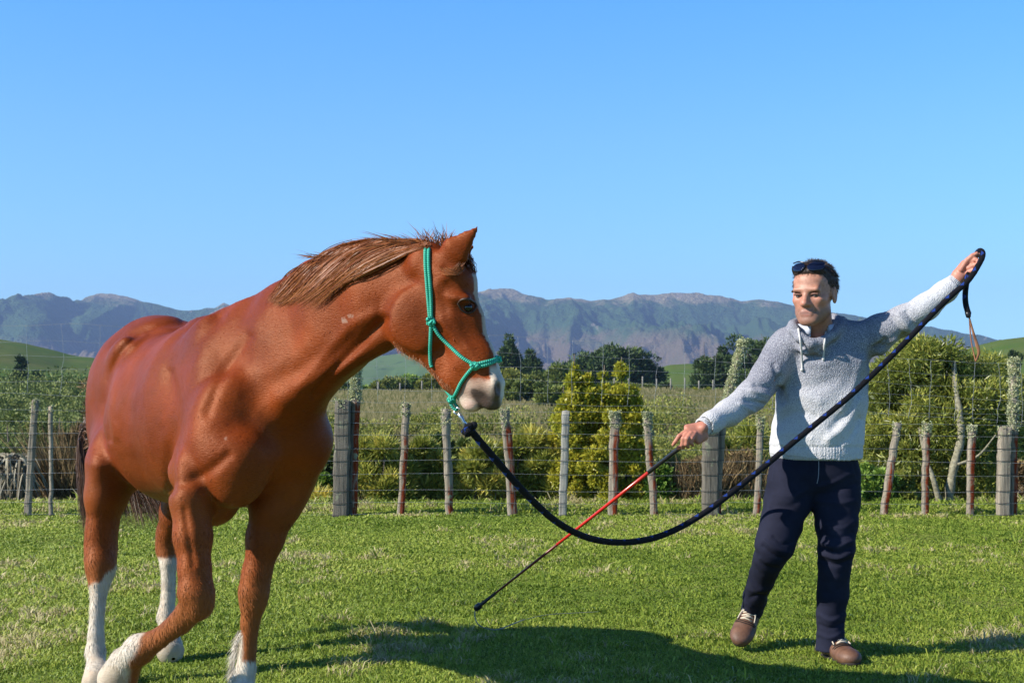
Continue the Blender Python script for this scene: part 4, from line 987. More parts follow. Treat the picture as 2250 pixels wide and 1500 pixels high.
# hair lighter towards the lower legs and belly
light = np.clip(sstep(-z, -.62, -.35) * .8 + sstep(-z, -1.0, -.78) * .35 * (legm < 1), 0, 1)
horse_m, nt, b = nmat('chestnut_coat')
tcv = nt.nodes.new('ShaderNodeTexCoord').outputs['Object']
mpn = nt.nodes.new('ShaderNodeMapping'); mpn.inputs['Rotation'].default_value = (.6, .3, .5); mpn.inputs['Scale'].default_value = (75, 75, 320); lk(nt, tcv, mpn.inputs[0])
fine = noise(nt, 1.0, 3, .6, mpn.outputs[0])
med = noise(nt, 9, 4, .6, tcv); big = noise(nt, 3.0, 3, .5, tcv)
c = ramp(nt, big, [(.3, (.115, .015, .0022)), (.5, (.185, .028, .0033)), (.72, (.27, .047, .006))])
c = mix(nt, math_(nt, 'MULTIPLY', ramp(nt, med, [(.42, (0, 0, 0)), (.75, (1, 1, 1))]), .55), c, (.12, .026, .008))
c = mix(nt, math_(nt, 'MULTIPLY', attr(nt, 'light'), .5), c, (.40, .16, .055))
c = mix(nt, .22, c, ramp(nt, fine, [(.32, (.07, .010, .002)), (.68, (.32, .075, .014))]))
cw = ramp(nt, med, [(.3, (.42, .34, .25)), (.6, (.66, .60, .50))])
c = mix(nt, attr(nt, 'white'), c, cw)
c = mix(nt, attr(nt, 'pink'), c, (.78, .48, .38))
c = mix(nt, math_(nt, 'MULTIPLY', attr(nt, 'grey'), .92), c, (.035, .027, .026))
c = mix(nt, attr(nt, 'hoof'), c, ramp(nt, med, [(.3, (.42, .33, .24)), (.7, (.60, .52, .40))]))
lk(nt, c, b.inputs['Base Color'])
rr = nt.nodes.new('ShaderNodeMapRange'); lk(nt, fine, rr.inputs[0]); rr.inputs[3].default_value = .38; rr.inputs[4].default_value = .54
lk(nt, rr.outputs[0], b.inputs['Roughness']); b.inputs['Specular IOR Level'].default_value = .36; b.inputs['Specular Tint'].default_value = (1, .50, .27, 1)
b.inputs['Sheen Weight'].default_value = .0; b.inputs['Sheen Roughness'].default_value = .4; b.inputs['Sheen Tint'].default_value = (1, .75, .6, 1)
bump(nt, b, math_(nt, 'ADD', fine, math_(nt, 'MULTIPLY', med, 1.5)), .55, .004)
horse = mk('horse', hv, hq, horse_m, None, True, dict(white=w, pink=pink, grey=grey, hoof=hoof.astype(float), light=light))
tag(horse, 'chestnut horse with white blaze and socks walking on the grass', 'horse')
horse_bvh = BVHTree.FromPolygons([tuple(x) for x in hv.tolist()], hq.tolist())
def on_horse(u, v, off=.0, fall=4.8):
    """point on the horse's near surface under the pixel, lifted by off"""
    o_ = Vector((0, 0, CAMH)); d = V3(P(u, v, 1.0)) - o_; d.normalize()
    hit = horse_bvh.ray_cast(o_, d)
    if hit[0] is None: return P(u, v, fall)
    return np.array(hit[0]) + np.array(hit[1]) * off if False else np.array(hit[0]) - np.array(d) * off
# eyes (children)
eye_m, nt, b = nmat('horse_eye'); b.inputs['Base Color'].default_value = (.012, .007, .005, 1); b.inputs['Roughness'].default_value = .06
lid_m = simple('horse_eyelid', (.045, .018, .010), .5, .3, 200)
def uvsphere(c, r, ax=None, n=20):
    th = np.linspace(0, np.pi, n); ph = np.linspace(0, 2 * np.pi, n * 2, endpoint=False)
    g = np.stack([np.outer(np.sin(th), np.cos(ph)), np.outer(np.sin(th), np.sin(ph)), np.outer(np.cos(th), np.ones(n * 2))], -1)
    g = g * np.asarray(r if np.ndim(r) else (r, r, r)); 
    if ax is not None: g = g @ np.asarray(ax)
    v = g.reshape(-1, 3) + np.asarray(c); m = n * 2
    i = np.arange(n - 1)[:, None] * m; j = np.arange(m)[None]; k = (j + 1) % m
    return v, np.stack([i + j, i + m + j, i + m + k, i + k], -1).reshape(-1, 4)
ep = on_horse(1026, 675, 0)
for s, ctr in ((1, ep), (-1, hd(1012, 678, -.058))):
    v_, q_ = uvsphere(ctr - HS * s * .010, .0165); mk('eye', v_, q_, eye_m, horse)
so = Soup()
lidp = [(1006, 667), (1014, 659), (1028, 657), (1042, 664), (1047, 672)]
lp = np.array([on_horse(a, b_, .004) for a, b_ in lidp]); so.tube(spline(lp, 5), np.r_[np.linspace(.003, .0055, 10), np.linspace(.0055, .003, 11)], 8)
lidp = [(1006, 667), (1013, 680), (1026, 688), (1040, 684), (1047, 672)]
lp = np.array([on_horse(a, b_, .003) for a, b_ in lidp]); so.tube(spline(lp, 5), .003, 8)
so.build('eyelid', lid_m, horse)

# ---- hair
def hair_mat(name, c0, c1, c2, rough=.42):
    m, nt, b = nmat(name)
    lk(nt, ramp(nt, attr(nt, 'rnd'), [(0, c0), (.55, c1), (1, c2)]), b.inputs['Base Color'])
    b.inputs['Roughness'].default_value = rough; b.inputs['Specular IOR Level'].default_value = .25
    return m
mane_m = hair_mat('mane_hair', (.085, .018, .005), (.24, .068, .018), (.44, .17, .055))
rng = np.random.default_rng(5)
crest = spline([P(942, 531, 4.84), P(900, 532, 4.87), P(850, 530, 4.93), P(800, 534, 5.0), P(750, 548, 5.08), P(700, 570, 5.17), P(650, 606, 5.27), P(615, 640, 5.36), P(590, 660, 5.41)], 12)
def surf_path(pix, off):
    out = []
    for i, (a, b_) in enumerate(pix):
        out.append(on_horse(a, b_, off if np.isscalar(off) else off[i], 5.0))
    return np.array(out)
paths = []; M = 12
# guide curves in photo space: root -> tip, laid on the neck, swept back along it
guides = [([(940, 536), (880, 555), (800, 592), (730, 618), (690, 640)]), ([(925, 533), (850, 548), (770, 590), (715, 640), (680, 668)]),
          ([(890, 530), (820, 545), (760, 585), (705, 632), (650, 672)]), ([(850, 528), (790, 545), (730, 590), (680, 640), (632, 664)]),
          ([(810, 530), (760, 552), (705, 595), (655, 640), (622, 656)]), ([(770, 540), (720, 565), (675, 605), (635, 645), (610, 658)]),
          ([(720, 560), (690, 580), (655, 612), (622, 650), (600, 662)]), ([(670, 588), (645, 612), (622, 640), (604, 656), (590, 664)])]
gg = np.array([spline(g, 3) for g in guides])      # (8, 13, 2)
for i in range(4200):
    x = rng.random() ** .9 * 6.99; k = int(x); f = x - k
    g = gg[k] * (1 - f) + gg[k + 1] * f
    ln = .5 + .5 * rng.random() ** .6; idx = np.linspace(0, 12 * ln, M)
    g = np.stack([np.interp(idx, np.arange(13), g[:, c_]) for c_ in (0, 1)], -1)
    cl = np.random.default_rng(int(x * 9) * 31 + int(rng.random() * 3)); jt = cl.normal(size=2) * [6, 5] + rng.normal(size=2) * [3, 2.4]; wv = cl.normal() * 5 + rng.normal() * 1.5; wv2 = cl.normal() * 4 + rng.normal() * 2
    t = np.linspace(0, 1, M)
    g = g + jt * [1, .6]; g[:, 1] += wv * np.sin(t * 3.1) + wv2 * t * 2; g[:, 1] = np.maximum(g[:, 1], 524)
    lift = .008 + .022 * rng.random()
    pts = np.array([on_horse(a, b_, lift * (.5 + math.sin(3.0 * tt_) * .9), 99) for (a, b_), tt_ in zip(g, t)])
    bad = pts[:, 1] > 20
    if bad.any():
        # beyond the outline: follow the crest's depth
        yy = np.interp(g[:, 0], [590, 650, 750, 850, 942], [5.41, 5.27, 5.08, 4.93, 4.84]) - .02
        for j in np.nonzero(bad)[0]: pts[j] = P(g[j, 0], g[j, 1], yy[j])
    # smooth depth jumps
    for _ in range(3): pts[1:-1] = .25 * pts[:-2] + .5 * pts[1:-1] + .25 * pts[2:]
    paths.append(pts)
paths = np.array(paths)
mv, mq, mr, mt = ribbons(paths, rng.uniform(.0012, .0034, len(paths)), seed=1)
so = Soup(); so.add(mv, mq, rnd=np.clip(.1 + .6 * mr + .3 * mt, 0, 1))
# flyaways over the crest and the poll
fp = []
for i in range(330):
    if i < 90: u0, v0, dr = rng.uniform(880, 935), 532, np.array([-1, -.28])
    elif i < 250: u0, v0, dr = rng.uniform(925, 992), 540, np.array([rng.normal(-.15, .55), -1.0])
    elif i < 290: u0, v0, dr = rng.uniform(690, 740), 562, np.array([-1, -.25])
    else: u0, v0, dr = rng.uniform(590, 690), 0, np.array([-.8, -.4]); v0 = np.interp(u0, [590, 650, 690], [660, 606, 578])
    y0 = np.interp(u0, [590, 650, 750, 850, 942, 990], [5.41, 5.27, 5.08, 4.93, 4.84, 4.8])
    L = rng.uniform(20, 55) * (2.0 if i < 60 else 1) * (.5 if i >= 290 else 1)
    t = np.linspace(0, 1, 8); dr = dr + rng.normal(size=2) * .15; cur = rng.normal() * .35
    g = np.array([u0, v0 + 4]) + t[:, None] * dr * L + (t ** 2)[:, None] * np.array([cur, abs(cur)])[None] * L * .6
    fp.append([P(a, b_, y0 - .03 + dd) for (a, b_), dd in zip(g, t * rng.normal() * .03)])
v_, q_, r_, t_ = ribbons(np.array(fp), rng.uniform(.0014, .0034, len(fp)), seed=3); so.add(v_, q_, rnd=.45 + .5 * r_)
mane = so.build('mane', mane_m, horse)
# forelock: between the ears, hanging over the forehead
fp = []
for i in range(260):
    t = np.linspace(0, 1, 8); u0 = rng.uniform(985, 1030); v0 = 560 + rng.uniform(-6, 10)
    u1 = rng.uniform(1018, 1043); v1 = rng.uniform(590, 640)
    pts = np.array([hd(u0 + (u1 - u0) * a ** .7 + 4 * math.sin(a * 3), v0 + (v1 - v0) * a, -.01 + rng.normal() * .02) for a in t]); fp.append(pts)
v_, q_, r_, t_ = ribbons(np.array(fp), .003, seed=4)
so = Soup(); so.add(v_, q_, rnd=.1 + .35 * r_)
fp = []
for i in range(60):
    t = np.linspace(0, 1, 7); u0, v0 = rng.uniform(965, 985), rng.uniform(585, 600)
    pts = np.array([on_horse(u0 + 45 * a, v0 + 9 * math.sin(a * 3) - 14 * a * a + rng.normal() * .8, .012, 4.8) for a in t]); fp.append(pts)
v_, q_, r_, t_ = ribbons(np.array(fp), .002, seed=8); so.add(v_, q_, rnd=.3 + .5 * r_)
so.build('forelock', mane_m, horse)
# tail
tail_m = hair_mat('tail_hair', (.03, .014, .008), (.075, .035, .018), (.17, .085, .045))
fp = []
dock = H(-1.30, 0, 1.32)
for i in range(1900):
    t = np.linspace(0, 1, 12)[:, None]
    r3 = rng.random(); q0 = H(-1.33, 0, 1.28) + rng.normal(size=3) * [.03, .03, .05]
    q1 = H(-1.47, rng.normal() * .06, 1.0) + rng.normal(size=3) * .02
    if r3 < .70: tgt = P(rng.uniform(292, 392), rng.uniform(1090, 1175), rng.uniform(6.75, 6.95)); mid = P(275 + rng.normal() * 12, 985 + rng.normal() * 15, 6.95)
    elif r3 < .8: tgt = P(rng.uniform(255, 300), rng.uniform(1130, 1180), 6.8); mid = P(250, 1000, 6.9)
    else: tgt = P(rng.uniform(180, 196), rng.uniform(1080, 1195), 6.75); mid = P(rng.uniform(176, 192), rng.uniform(930, 1000), 6.8)
    g = spline([q0, q1, mid, tgt + rng.normal(size=3) * .01], 4)[:13]; fp.append(g[:13])
v_, q_, r_, t_ = ribbons(np.array(fp), .0055, seed=6); so = Soup(); so.add(v_, q_, rnd=r_)
so.tube([H(-1.22, 0, 1.36), H(-1.32, 0, 1.30), H(-1.38, 0, 1.2), H(-1.40, 0, 1.05)], [.05, .045, .035, .02], 10, rnd=.2)
so.build('tail', tail_m, horse)
# feathers behind the fetlocks and a fringe of winter hair under jaw, elbow and belly
coat_m = hair_mat('coat_hair', (.28, .09, .03), (.42, .17, .07), (.55, .27, .13))
white_m = hair_mat('feather_hair', (.5, .43, .34), (.66, .6, .5), (.8, .76, .68))
def fringe(name, mat, curve, n, L, dr, wd, yj, seed, surf=True):
    r = np.random.default_rng(seed); cv = spline(curve, 10); fp = []
    for i in range(n):
        a = cv[r.integers(len(cv))] + r.normal(size=2) * 2.5
        p0 = on_horse(a[0], a[1], .001, yj); d = np.array([dr[0], r.normal() * .15, dr[1]]) + r.normal(size=3) * .25
        t = np.linspace(0, 1, 5)[:, None]; fp.append(p0 + unit(d) * t * L * r.uniform(.5, 1.1) + np.array([0, 0, -.25 * L]) * t ** 2)
    v_, q_, r_, t_ = ribbons(np.array(fp), wd, seed=seed); s_ = Soup(); s_.add(v_, q_, rnd=r_); s_.build(name, mat, horse)
fringe('feather', white_m, [(529, 1385), (520, 1420), (514, 1460), (516, 1490)], 420, .05, (-.5, -.8), .0016, 5.4, 21)
fringe('jaw_fringe', coat_m, [(866, 752), (892, 778), (932, 798), (962, 828), (992, 858)], 420, .014, (-.1, -1), .0007, 4.82, 22)

# short coat hair lying along the flow of the body
rf_ = np.random.default_rng(71); NF = 170000
tri = hq[rf_.integers(0, len(hq), NF)]; wgt = rf_.random((NF, 4)); wgt /= wgt.sum(1, keepdims=True)
p0 = (hv[tri] * wgt[..., None]).sum(1); n0 = (nrm[tri] * wgt[..., None]).sum(1); n0 /= np.linalg.norm(n0, axis=1, keepdims=True)
whf = (w[tri] * wgt).sum(1); lif = (light[tri] * wgt).sum(1); bad = (hoof[tri].mean(1) > .2) | ((grey[tri] + pink[tri]).mean(1) > .15)
pu, pv_ = px(p0)
flow = np.tile(-FW * .75 + np.array([0, 0, -.75]), (NF, 1)); hm = (p0[:, 1] < 5.05) & (pu > 860) & (pv_ < 920)
flow[hm] = unit([.35, 0, -.9]); flow[(p0[:, 2] < .8)] = np.array([0, 0, -1.0]); flow = flow + .35 * np.stack([vnoise(p0 * 9, 3), vnoise(p0 * 9, 4), vnoise(p0 * 9, 5)], -1)
flow -= n0 * (flow * n0).sum(1, keepdims=True); flow /= np.maximum(np.linalg.norm(flow, axis=1, keepdims=True), 1e-6)
flow += rf_.normal(size=(NF, 3)) * .16; S_ = np.cross(flow, n0); S_ /= np.linalg.norm(S_, axis=1, keepdims=True)
L_ = (rf_.uniform(.006, .014, NF) * (1 + .8 * lif))[:, None]; W_ = rf_.uniform(.0005, .0011, NF)[:, None]
a_ = p0 - n0 * .0005; fl_ = np.where((p0[:, 2] > .75)[:, None], .25, 1.0); m_ = p0 + flow * L_ * .55 + n0 * (.0005 + L_ * .05 * fl_); t_ = p0 + flow * L_ + n0 * (.0004 + L_ * .09 * fl_ * rf_.random((NF, 1)))
ok = ~bad & ((p0[:, 2] < .72) | (rf_.random(NF) < .04)); V_ = np.stack([a_ - S_ * W_, a_ + S_ * W_, m_ + S_ * W_, m_ - S_ * W_, t_], 1)[ok].reshape(-1, 3); b0 = np.arange(ok.sum())[:, None] * 5
fur_m, nt, b = nmat('short_coat_hair')
c = ramp(nt, attr(nt, 'rnd'), [(0, (.09, .012, .002)), (.5, (.18, .027, .004)), (.85, (.28, .055, .009)), (1, (.35, .09, .018))])
c = mix(nt, math_(nt, 'MULTIPLY', attr(nt, 'light'), .5), c, (.42, .18, .065)); c = mix(nt, attr(nt, 'white'), c, (.60, .53, .43))
lk(nt, c, b.inputs['Base Color']); b.inputs['Roughness'].default_value = .50; b.inputs['Specular IOR Level'].default_value = .12; b.inputs['Specular Tint'].default_value = (1, .62, .45, 1)
cl_ = np.clip(.5 + .22 * fbm(p0 * 22, 3, 8) + .18 * fbm(p0 * 4, 2, 18) + .10 * rf_.normal(size=NF), 0, 1)
fur = mk('coat_fur', V_, [b0 + np.array([0, 1, 2, 3]), b0 + np.array([3, 2, 4])], fur_m, horse, True, dict(rnd=np.repeat(cl_[ok], 5), light=np.repeat(lif[ok], 5), white=np.repeat(whf[ok], 5)))
fur['kind'] = 'stuff'
# ================================================================== MAN
YM = 6.45
HC = P(1789, 645, 6.34); HSC = 1.185      # head centre and scale (head unit: 0.245 m tall)
yaw = math.radians(33); Fh = unit([-math.sin(yaw), -math.cos(yaw), -.06]); Rh = unit(np.cross(Fh, [0.0, 0, 1])); Uh = np.cross(Rh, Fh)
AXH = np.array([Rh, Fh, Uh])
def hh(r, f, u): return HC + HSC * (Rh * r + Fh * f + Uh * u)
B = SDF()
def he(c, r, k=.012, sub=False, ax=None): B.ell(hh(*c), tuple(HSC * x for x in r), AXH if ax is None else ax, HSC * k, sub)
def hsg(a, b_, ra, rb, k=.012, sub=False):
    f = lambda r: tuple(HSC * x for x in r) if not np.isscalar(r) else HSC * r
    B.seg(hh(*a), hh(*b_), f(ra), f(rb), Rh, HSC * k, sub)
he((0, -.016, .036), (.075, .095, .086), .02)
he((0, .020, -.005), (.066, .070, .080), .02)
he((0, .028, -.058), (.058, .056, .050), .02)
hsg((-.046, .018, -.070), (-.020, .064, -.098), .022, .020, .02); hsg((.046, .018, -.070), (.020, .064, -.098), .022, .020, .02)
he((0, .072, -.102), (.024, .018, .018), .014)                       # chin
he((0, .053, -.074), (.038, .028, .024), .018)                       # mouth barrel
hsg((-.040, .079, .015), (.040, .079, .015), (.014, .012), (.014, .012), .012)  # brow ridge
he((0, .048, .048), (.056, .034, .034), .02)                          # forehead
for s in (-1, 1):
    he((s * .045, .048, -.024), (.019, .027, .017), .018)            # cheekbone
    he((s * .033, .088, -.007), (.019, .016, .010), .009, True)        # eye socket
    he((s * .012, .088, -.040), (.0095, .013, .009), .005)            # nostril wing
    he((s * .008, .100, -.049), (.004, .006, .004), .003, True)
    hsg((s * .021, .089, -.045), (s * .032, .074, -.070), .0020, .0020, .006, True)   # nasolabial fold
    # ear
    he((s * .077, -.006, -.008), (.009, .019, .033), .006)
    he((s * .084, -.002, -.004), (.006, .010, .018), .005, True)
hsg((0, .080, .006), (0, .104, -.034), (.0085, .010), (.0125, .012), .010)
he((0, .104, -.038), (.012, .012, .010), .006)
hsg((-.020, .082, -.0675), (.020, .082, -.0675), (.0055, .005), (.0055, .005), .006)
hsg((-.016, .083, -.078), (.016, .083, -.078), (.006, .006), (.006, .006), .006)
hsg((-.022, .094, -.0728), (.022, .094, -.0728), (.0046, .010), (.0046, .010), .003, True)
# neck and trunk (inside the clothes)
B.seg(hh(0, -.022, -.06), P(1798, 745, 6.47), .062, .070, Rh, .02)
B.chain([(P(1800, 745, 6.47), (.10, .075)), (P(1803, 790, 6.47), (.17, .10)), (P(1800, 900, 6.47), (.16, .105)), (P(1790, 1010, 6.47), (.15, .10))], CX, .03)
LARM = [(P(1880, 760, 6.46), .052), (P(1950, 722, 6.42), .046), (P(2000, 702, 6.38), .045), (P(2055, 662, 6.34), .040), (P(2098, 622, 6.31), .030)]
RARM = [(P(1726, 775, 6.46), .050), (P(1690, 825, 6.40), .044), (P(1653, 872, 6.32), .044), (P(1600, 908, 6.24), .038), (P(1548, 937, 6.14), .029)]
B.chain(LARM, (0, 1, 0), .03); B.chain(RARM, (0, 1, 0), .03)
RLEG = [(P(1752, 1045, 6.46), .085), (P(1722, 1130, 6.42), .075), (P(1702, 1195, 6.34), .056), (P(1678, 1260, 6.54), .036), (P(1657, 1325, 6.80), .028), (P(1650, 1368, 6.86), .028)]
LLEG = [(P(1828, 1045, 6.46), .085), (P(1834, 1130, 6.42), .075), (P(1837, 1200, 6.38), .056), (P(1832, 1280, 6.44), .042), (P(1824, 1380, 6.50), .034), (P(1826, 1415, 6.52), .030)]
B.chain(RLEG, CX, .03); B.chain(LLEG, CX, .03)
# hands -------------------------------------------------------------
def fing(pts, r0, r1):
    p = [np.asarray(a) for a in pts]; n = len(p)
    rs = np.linspace(r0, r1, n)
    for i in range(n - 1): B.seg(p[i], p[i + 1], rs[i], rs[i + 1], (0, 1, 0), .0035)
# right hand (holding the stick); back of the hand up, knuckles towards the left of the picture
B.chain([(P(1552, 935, 6.145), (.030, .026)), (P(1540, 942, 6.125), (.036, .024))], (0, 1, 0), .012)
B.seg(P(1538, 944, 6.125), P(1514, 950, 6.105), (.036, .020), (.040, .017), (.35, -.4, -.85), .012)
B.seg(P(1546, 958, 6.13), P(1534, 968, 6.11), .021, .017, (0, 1, 0), .014)
fing([P(1506, 948, 6.10), P(1492, 958, 6.085), P(1484, 970, 6.09), P(1479, 977, 6.10)], .0105, .0078)      # index, along the handle
fing([P(1510, 952, 6.085), P(1501, 963, 6.060), P(1499, 977, 6.065), P(1501, 984, 6.09)], .0108, .0082)
fing([P(1519, 951, 6.08), P(1510, 963, 6.052), P(1508, 976, 6.058), P(1512, 982, 6.085)], .0105, .0082)
fing([P(1528, 951, 6.085), P(1520, 963, 6.058), P(1519, 973, 6.062), P(1522, 978, 6.085)], .0098, .0076)
fing([P(1530, 962, 6.13), P(1512, 972, 6.145), P(1498, 981, 6.13), P(1490, 984, 6.11)], .0125, .0090)      # thumb from the side of the palm
# left hand (raised, closed on the rope)
B.chain([(P(2096, 624, 6.31), (.028, .030)), (P(2108, 608, 6.30), (.030, .034))], (0, 1, 0), .012)
B.seg(P(2108, 608, 6.30), P(2128, 586, 6.29), (.024, .036), (.022, .040), (0, 1, 0), .012)
fing([P(2126, 570, 6.275), P(2140, 561, 6.262), P(2152, 560, 6.262), P(2157, 567, 6.245)], .0108, .0085)
fing([P(2129, 578, 6.265), P(2143, 570, 6.245), P(2152, 574, 6.235), P(2147, 580, 6.225)], .0112, .0086)
fing([P(2128, 589, 6.262), P(2141, 582, 6.240), P(2149, 587, 6.232), P(2143, 592, 6.225)], .0108, .0084)
fing([P(2126, 599, 6.265), P(2138, 594, 6.245), P(2143, 599, 6.238), P(2138, 603, 6.235)], .0098, .0076)
fing([P(2112, 592, 6.275), P(2124, 573, 6.26), P(2136, 562, 6.25), P(2146, 557, 6.245)], .0130, .0092)
bv, bq = B.mesh(.0042, 1)
bn = vnormals(bv, bq)
hl = (bv - HC) @ AXH.T / HSC
ishead = (np.abs(hl[:, 0]) < .12) & (np.abs(hl[:, 1]) < .14) & (hl[:, 2] > -.15)
def blob(c, s): return np.exp(-(((hl - np.array(c)) / np.array(s)) ** 2).sum(1)) * ishead
red = np.clip(blob((.045, .06, -.03), (.03, .05, .03)) * .5 + blob((-.045, .06, -.03), (.03, .05, .03)) * .5 + blob((0, .11, -.04), (.02, .03, .02)) * .7 + blob((.08, 0, -.01), (.02, .04, .05)) * .8 + (~ishead) * .75, 0, 1)
stub = np.clip(1.2 * np.exp(-((hl[:, 2] + .085) / .030) ** 4) * (hl[:, 1] > -.01) * ishead * (1 - .8 * blob((0, .09, -.073), (.016, .03, .007))), 0, 1)
lips = np.clip(blob((0, .09, -.0665), (.020, .02, .005)) + blob((0, .09, -.079), (.017, .02, .006)), 0, 1)
dark = np.clip(1.6 * blob((0, .09, -.0728), (.021, .03, .0042)) + blob((.033, .085, .006), (.022, .02, .006)) + blob((-.033, .085, .006), (.022, .02, .006)) + .5 * blob((.033, .085, -.004), (.020, .02, .008)) + .5 * blob((-.033, .085, -.004), (.020, .02, .008)), 0, 1)  # mouth line, brow and lash tone, plus brow shade painted round the eyes
skin_m, nt, b = nmat('skin')
sn = noise(nt, 60, 4, .6); c = ramp(nt, sn, [(.3, (.37, .165, .105)), (.7, (.49, .24, .16))])
c = mix(nt, math_(nt, 'MULTIPLY', attr(nt, 'red'), .55), c, (.62, .22, .16))
c = mix(nt, math_(nt, 'MULTIPLY', attr(nt, 'stub'), .55), c, (.17, .095, .068))
c = mix(nt, math_(nt, 'MULTIPLY', attr(nt, 'lips'), .7), c, (.32, .11, .085))
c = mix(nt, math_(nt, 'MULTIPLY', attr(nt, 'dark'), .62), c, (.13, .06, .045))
lk(nt, c, b.inputs['Base Color']); b.inputs['Roughness'].default_value = .48; b.inputs['Specular IOR Level'].default_value = .4
b.inputs['Subsurface Weight'].default_value = .08; b.inputs['Subsurface Radius'].default_value = (.012, .005, .003); b.inputs['Subsurface Scale'].default_value = .5
bump(nt, b, noise(nt, 260, 3, .6), .15, .002)
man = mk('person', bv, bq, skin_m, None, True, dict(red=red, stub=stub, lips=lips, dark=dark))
tag(man, 'man in a grey knitted hoodie and navy trousers raising one arm with the rope', 'person')
# eyes, brows
eye_w, nt, b = nmat('human_eye'); 
b.inputs['Base Color'].default_value = (.16, .13, .12, 1); b.inputs['Roughness'].default_value = .3
shaded_lid_m = simple('shaded_lid_skin', (.17, .075, .05), .5, .2, 80); iris_m = simple('iris', (.03, .022, .018), .1, .1, 50, .5); brow_m = hair_mat('brow_hair', (.035, .022, .016), (.07, .045, .03), (.12, .08, .055))  # eyelid colour darkened for the lash line and painted brow shade
for s in (-1, 1):
    v_, q_ = uvsphere(hh(s * .033, .0700, -.0060), HSC * .0120, AXH, 14); e_ = mk('eye', v_, q_, eye_w, man)
    v_, q_ = uvsphere(hh(s * .033 - .002, .0775, -.0062), (HSC * .0062, HSC * .0052, HSC * .0055), AXH, 10); mk('iris', v_, q_, iris_m, e_)
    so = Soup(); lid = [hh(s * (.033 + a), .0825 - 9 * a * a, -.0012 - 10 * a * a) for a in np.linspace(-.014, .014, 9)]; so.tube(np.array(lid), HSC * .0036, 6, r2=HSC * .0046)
    so.build('eyelid', shaded_lid_m, man)
    fp = []; r = np.random.default_rng(60 + s)
    for i in range(320):
        a = r.uniform(-.020, .020 if s > 0 else .002); p0 = hh(s * (.034 + a), .0895 - 8 * max(0, a) ** 2 - .25 * abs(a), .0095 + .0035 * math.sin(min(1, (a + .02) * 40)) - .10 * max(0, a) + r.normal() * .0022)
        d = Rh * s * .9 + Uh * (.35 - .5 * (a > .005)) + Fh * .25; tt = np.linspace(0, 1, 4)[:, None]; fp.append(p0 + unit(d) * tt * .0065)
    v_, q_, r_, t_ = ribbons(np.array(fp), .0011, seed=s + 5); so = Soup(); so.add(v_, q_, rnd=r_); so.build('eyebrow', brow_m, man)
# hair: cap following the skull plus short strands
HS_ = SDF()
HS_.ell(hh(0, -.020, .040), (HSC * .0795, HSC * .0985, HSC * .0885), AXH, .01)
HS_.ell(hh(0, .038, .084), (HSC * .058, HSC * .040, HSC * .020), AXH, HSC * .018)
HS_.ell(hh(0, .118, -.008), (HSC * .078, HSC * .080, HSC * .070), AXH, HSC * .012, True)       # face opening
for s in (-1, 1):
    HS_.ell(hh(s * .085, .066, -.04), (HSC * .03, HSC * .046, HSC * .080), AXH, HSC * .01, True)
    HS_.ell(hh(s * .085, -.004, -.030), (HSC * .025, HSC * .024, HSC * .040), AXH, HSC * .008, True)
HS_.ell(hh(0, -.01, -.13), (HSC * .12, HSC * .14, HSC * .070), AXH, HSC * .01, True)
v_, q_ = HS_.mesh(.005, 1); nn_ = vnormals(v_, q_); v_ = v_ + nn_ * (fbm(v_ * 90, 2, 4) * .0022)[:, None]
hair_m = hair_mat('short_hair', (.014, .009, .007), (.050, .030, .019), (.17, .105, .068), .5)
so = Soup(); so.add(v_, q_, rnd=np.clip(.25 + .25 * fbm(v_ * 70, 2, 9), 0, 1)); r = np.random.default_rng(8); idx = r.integers(0, len(v_), 4200); fp = []
for i in idx:
    p0 = v_[i]; n0 = nn_[i]; l = (p0 - HC) @ AXH.T / HSC
    if n0 @ Uh < -.4: continue
    fr = 1.0 if l[1] > .03 else 0
    d = n0 * .55 + Fh * (.75 * fr - .35 * (1 - fr)) + Uh * (.1 if l[2] > .06 else -.7) + r.normal(size=3) * .22 + Rh * .25 * fr
    tt = np.linspace(0, 1, 4)[:, None]; fp.append(p0 - n0 * .002 + unit(d) * tt * r.uniform(.010, .020) - Uh * (tt ** 2) * .004)
for i in range(8):
    tt = np.linspace(0, 1, 5)[:, None]; p0 = hh(.02 + r.normal() * .012, -.03, .122); fp.append((p0 + (Uh * .9 + Rh * r.normal() * .5) * tt * .03)[::1][:4])
v2, q2, r2, t2 = ribbons(np.array([f[:4] for f in fp]), .0016, seed=3); so.add(v2, q2, rnd=r2)
so.build('hair', hair_m, man)

# ---- hoodie
C = SDF(); TS = unit([.965, -.26, 0]); TF = np.array([.26, .965, 0])
C.chain([(P(1800, 752, 6.47), (.155, .105)), (P(1806, 800, 6.47), (.209, .142)), (P(1806, 880, 6.47), (.202, .148)), (P(1796, 950, 6.47), (.203, .150)), (P(1793, 992, 6.47), (.209, .152)), (P(1793, 1030, 6.47), (.193, .14))], TS, .02)
C.seg(P(1735, 752, 6.47), P(1868, 742, 6.47), (.085, .075), (.085, .075), (0, 1, 0), .04)
C.chain([(P(1872, 762, 6.46), (.100, .098)), (P(1935, 730, 6.43), (.084, .078)), (P(1985, 705, 6.39), (.070, .066)), (P(2035, 674, 6.35), (.058, .056)), (P(2078, 640, 6.32), (.050, .046)), (P(2100, 620, 6.31), (.042, .040))], (0, 1, 0), .03)
C.chain([(P(1722, 772, 6.46), (.094, .088)), (P(1688, 826, 6.40), (.078, .074)), (P(1652, 870, 6.32), (.069, .066)), (P(1602, 906, 6.24), (.059, .056)), (P(1562, 928, 6.16), (.049, .045)), (P(1540, 940, 6.12), (.040, .038))], (0, 1, 0), .03)
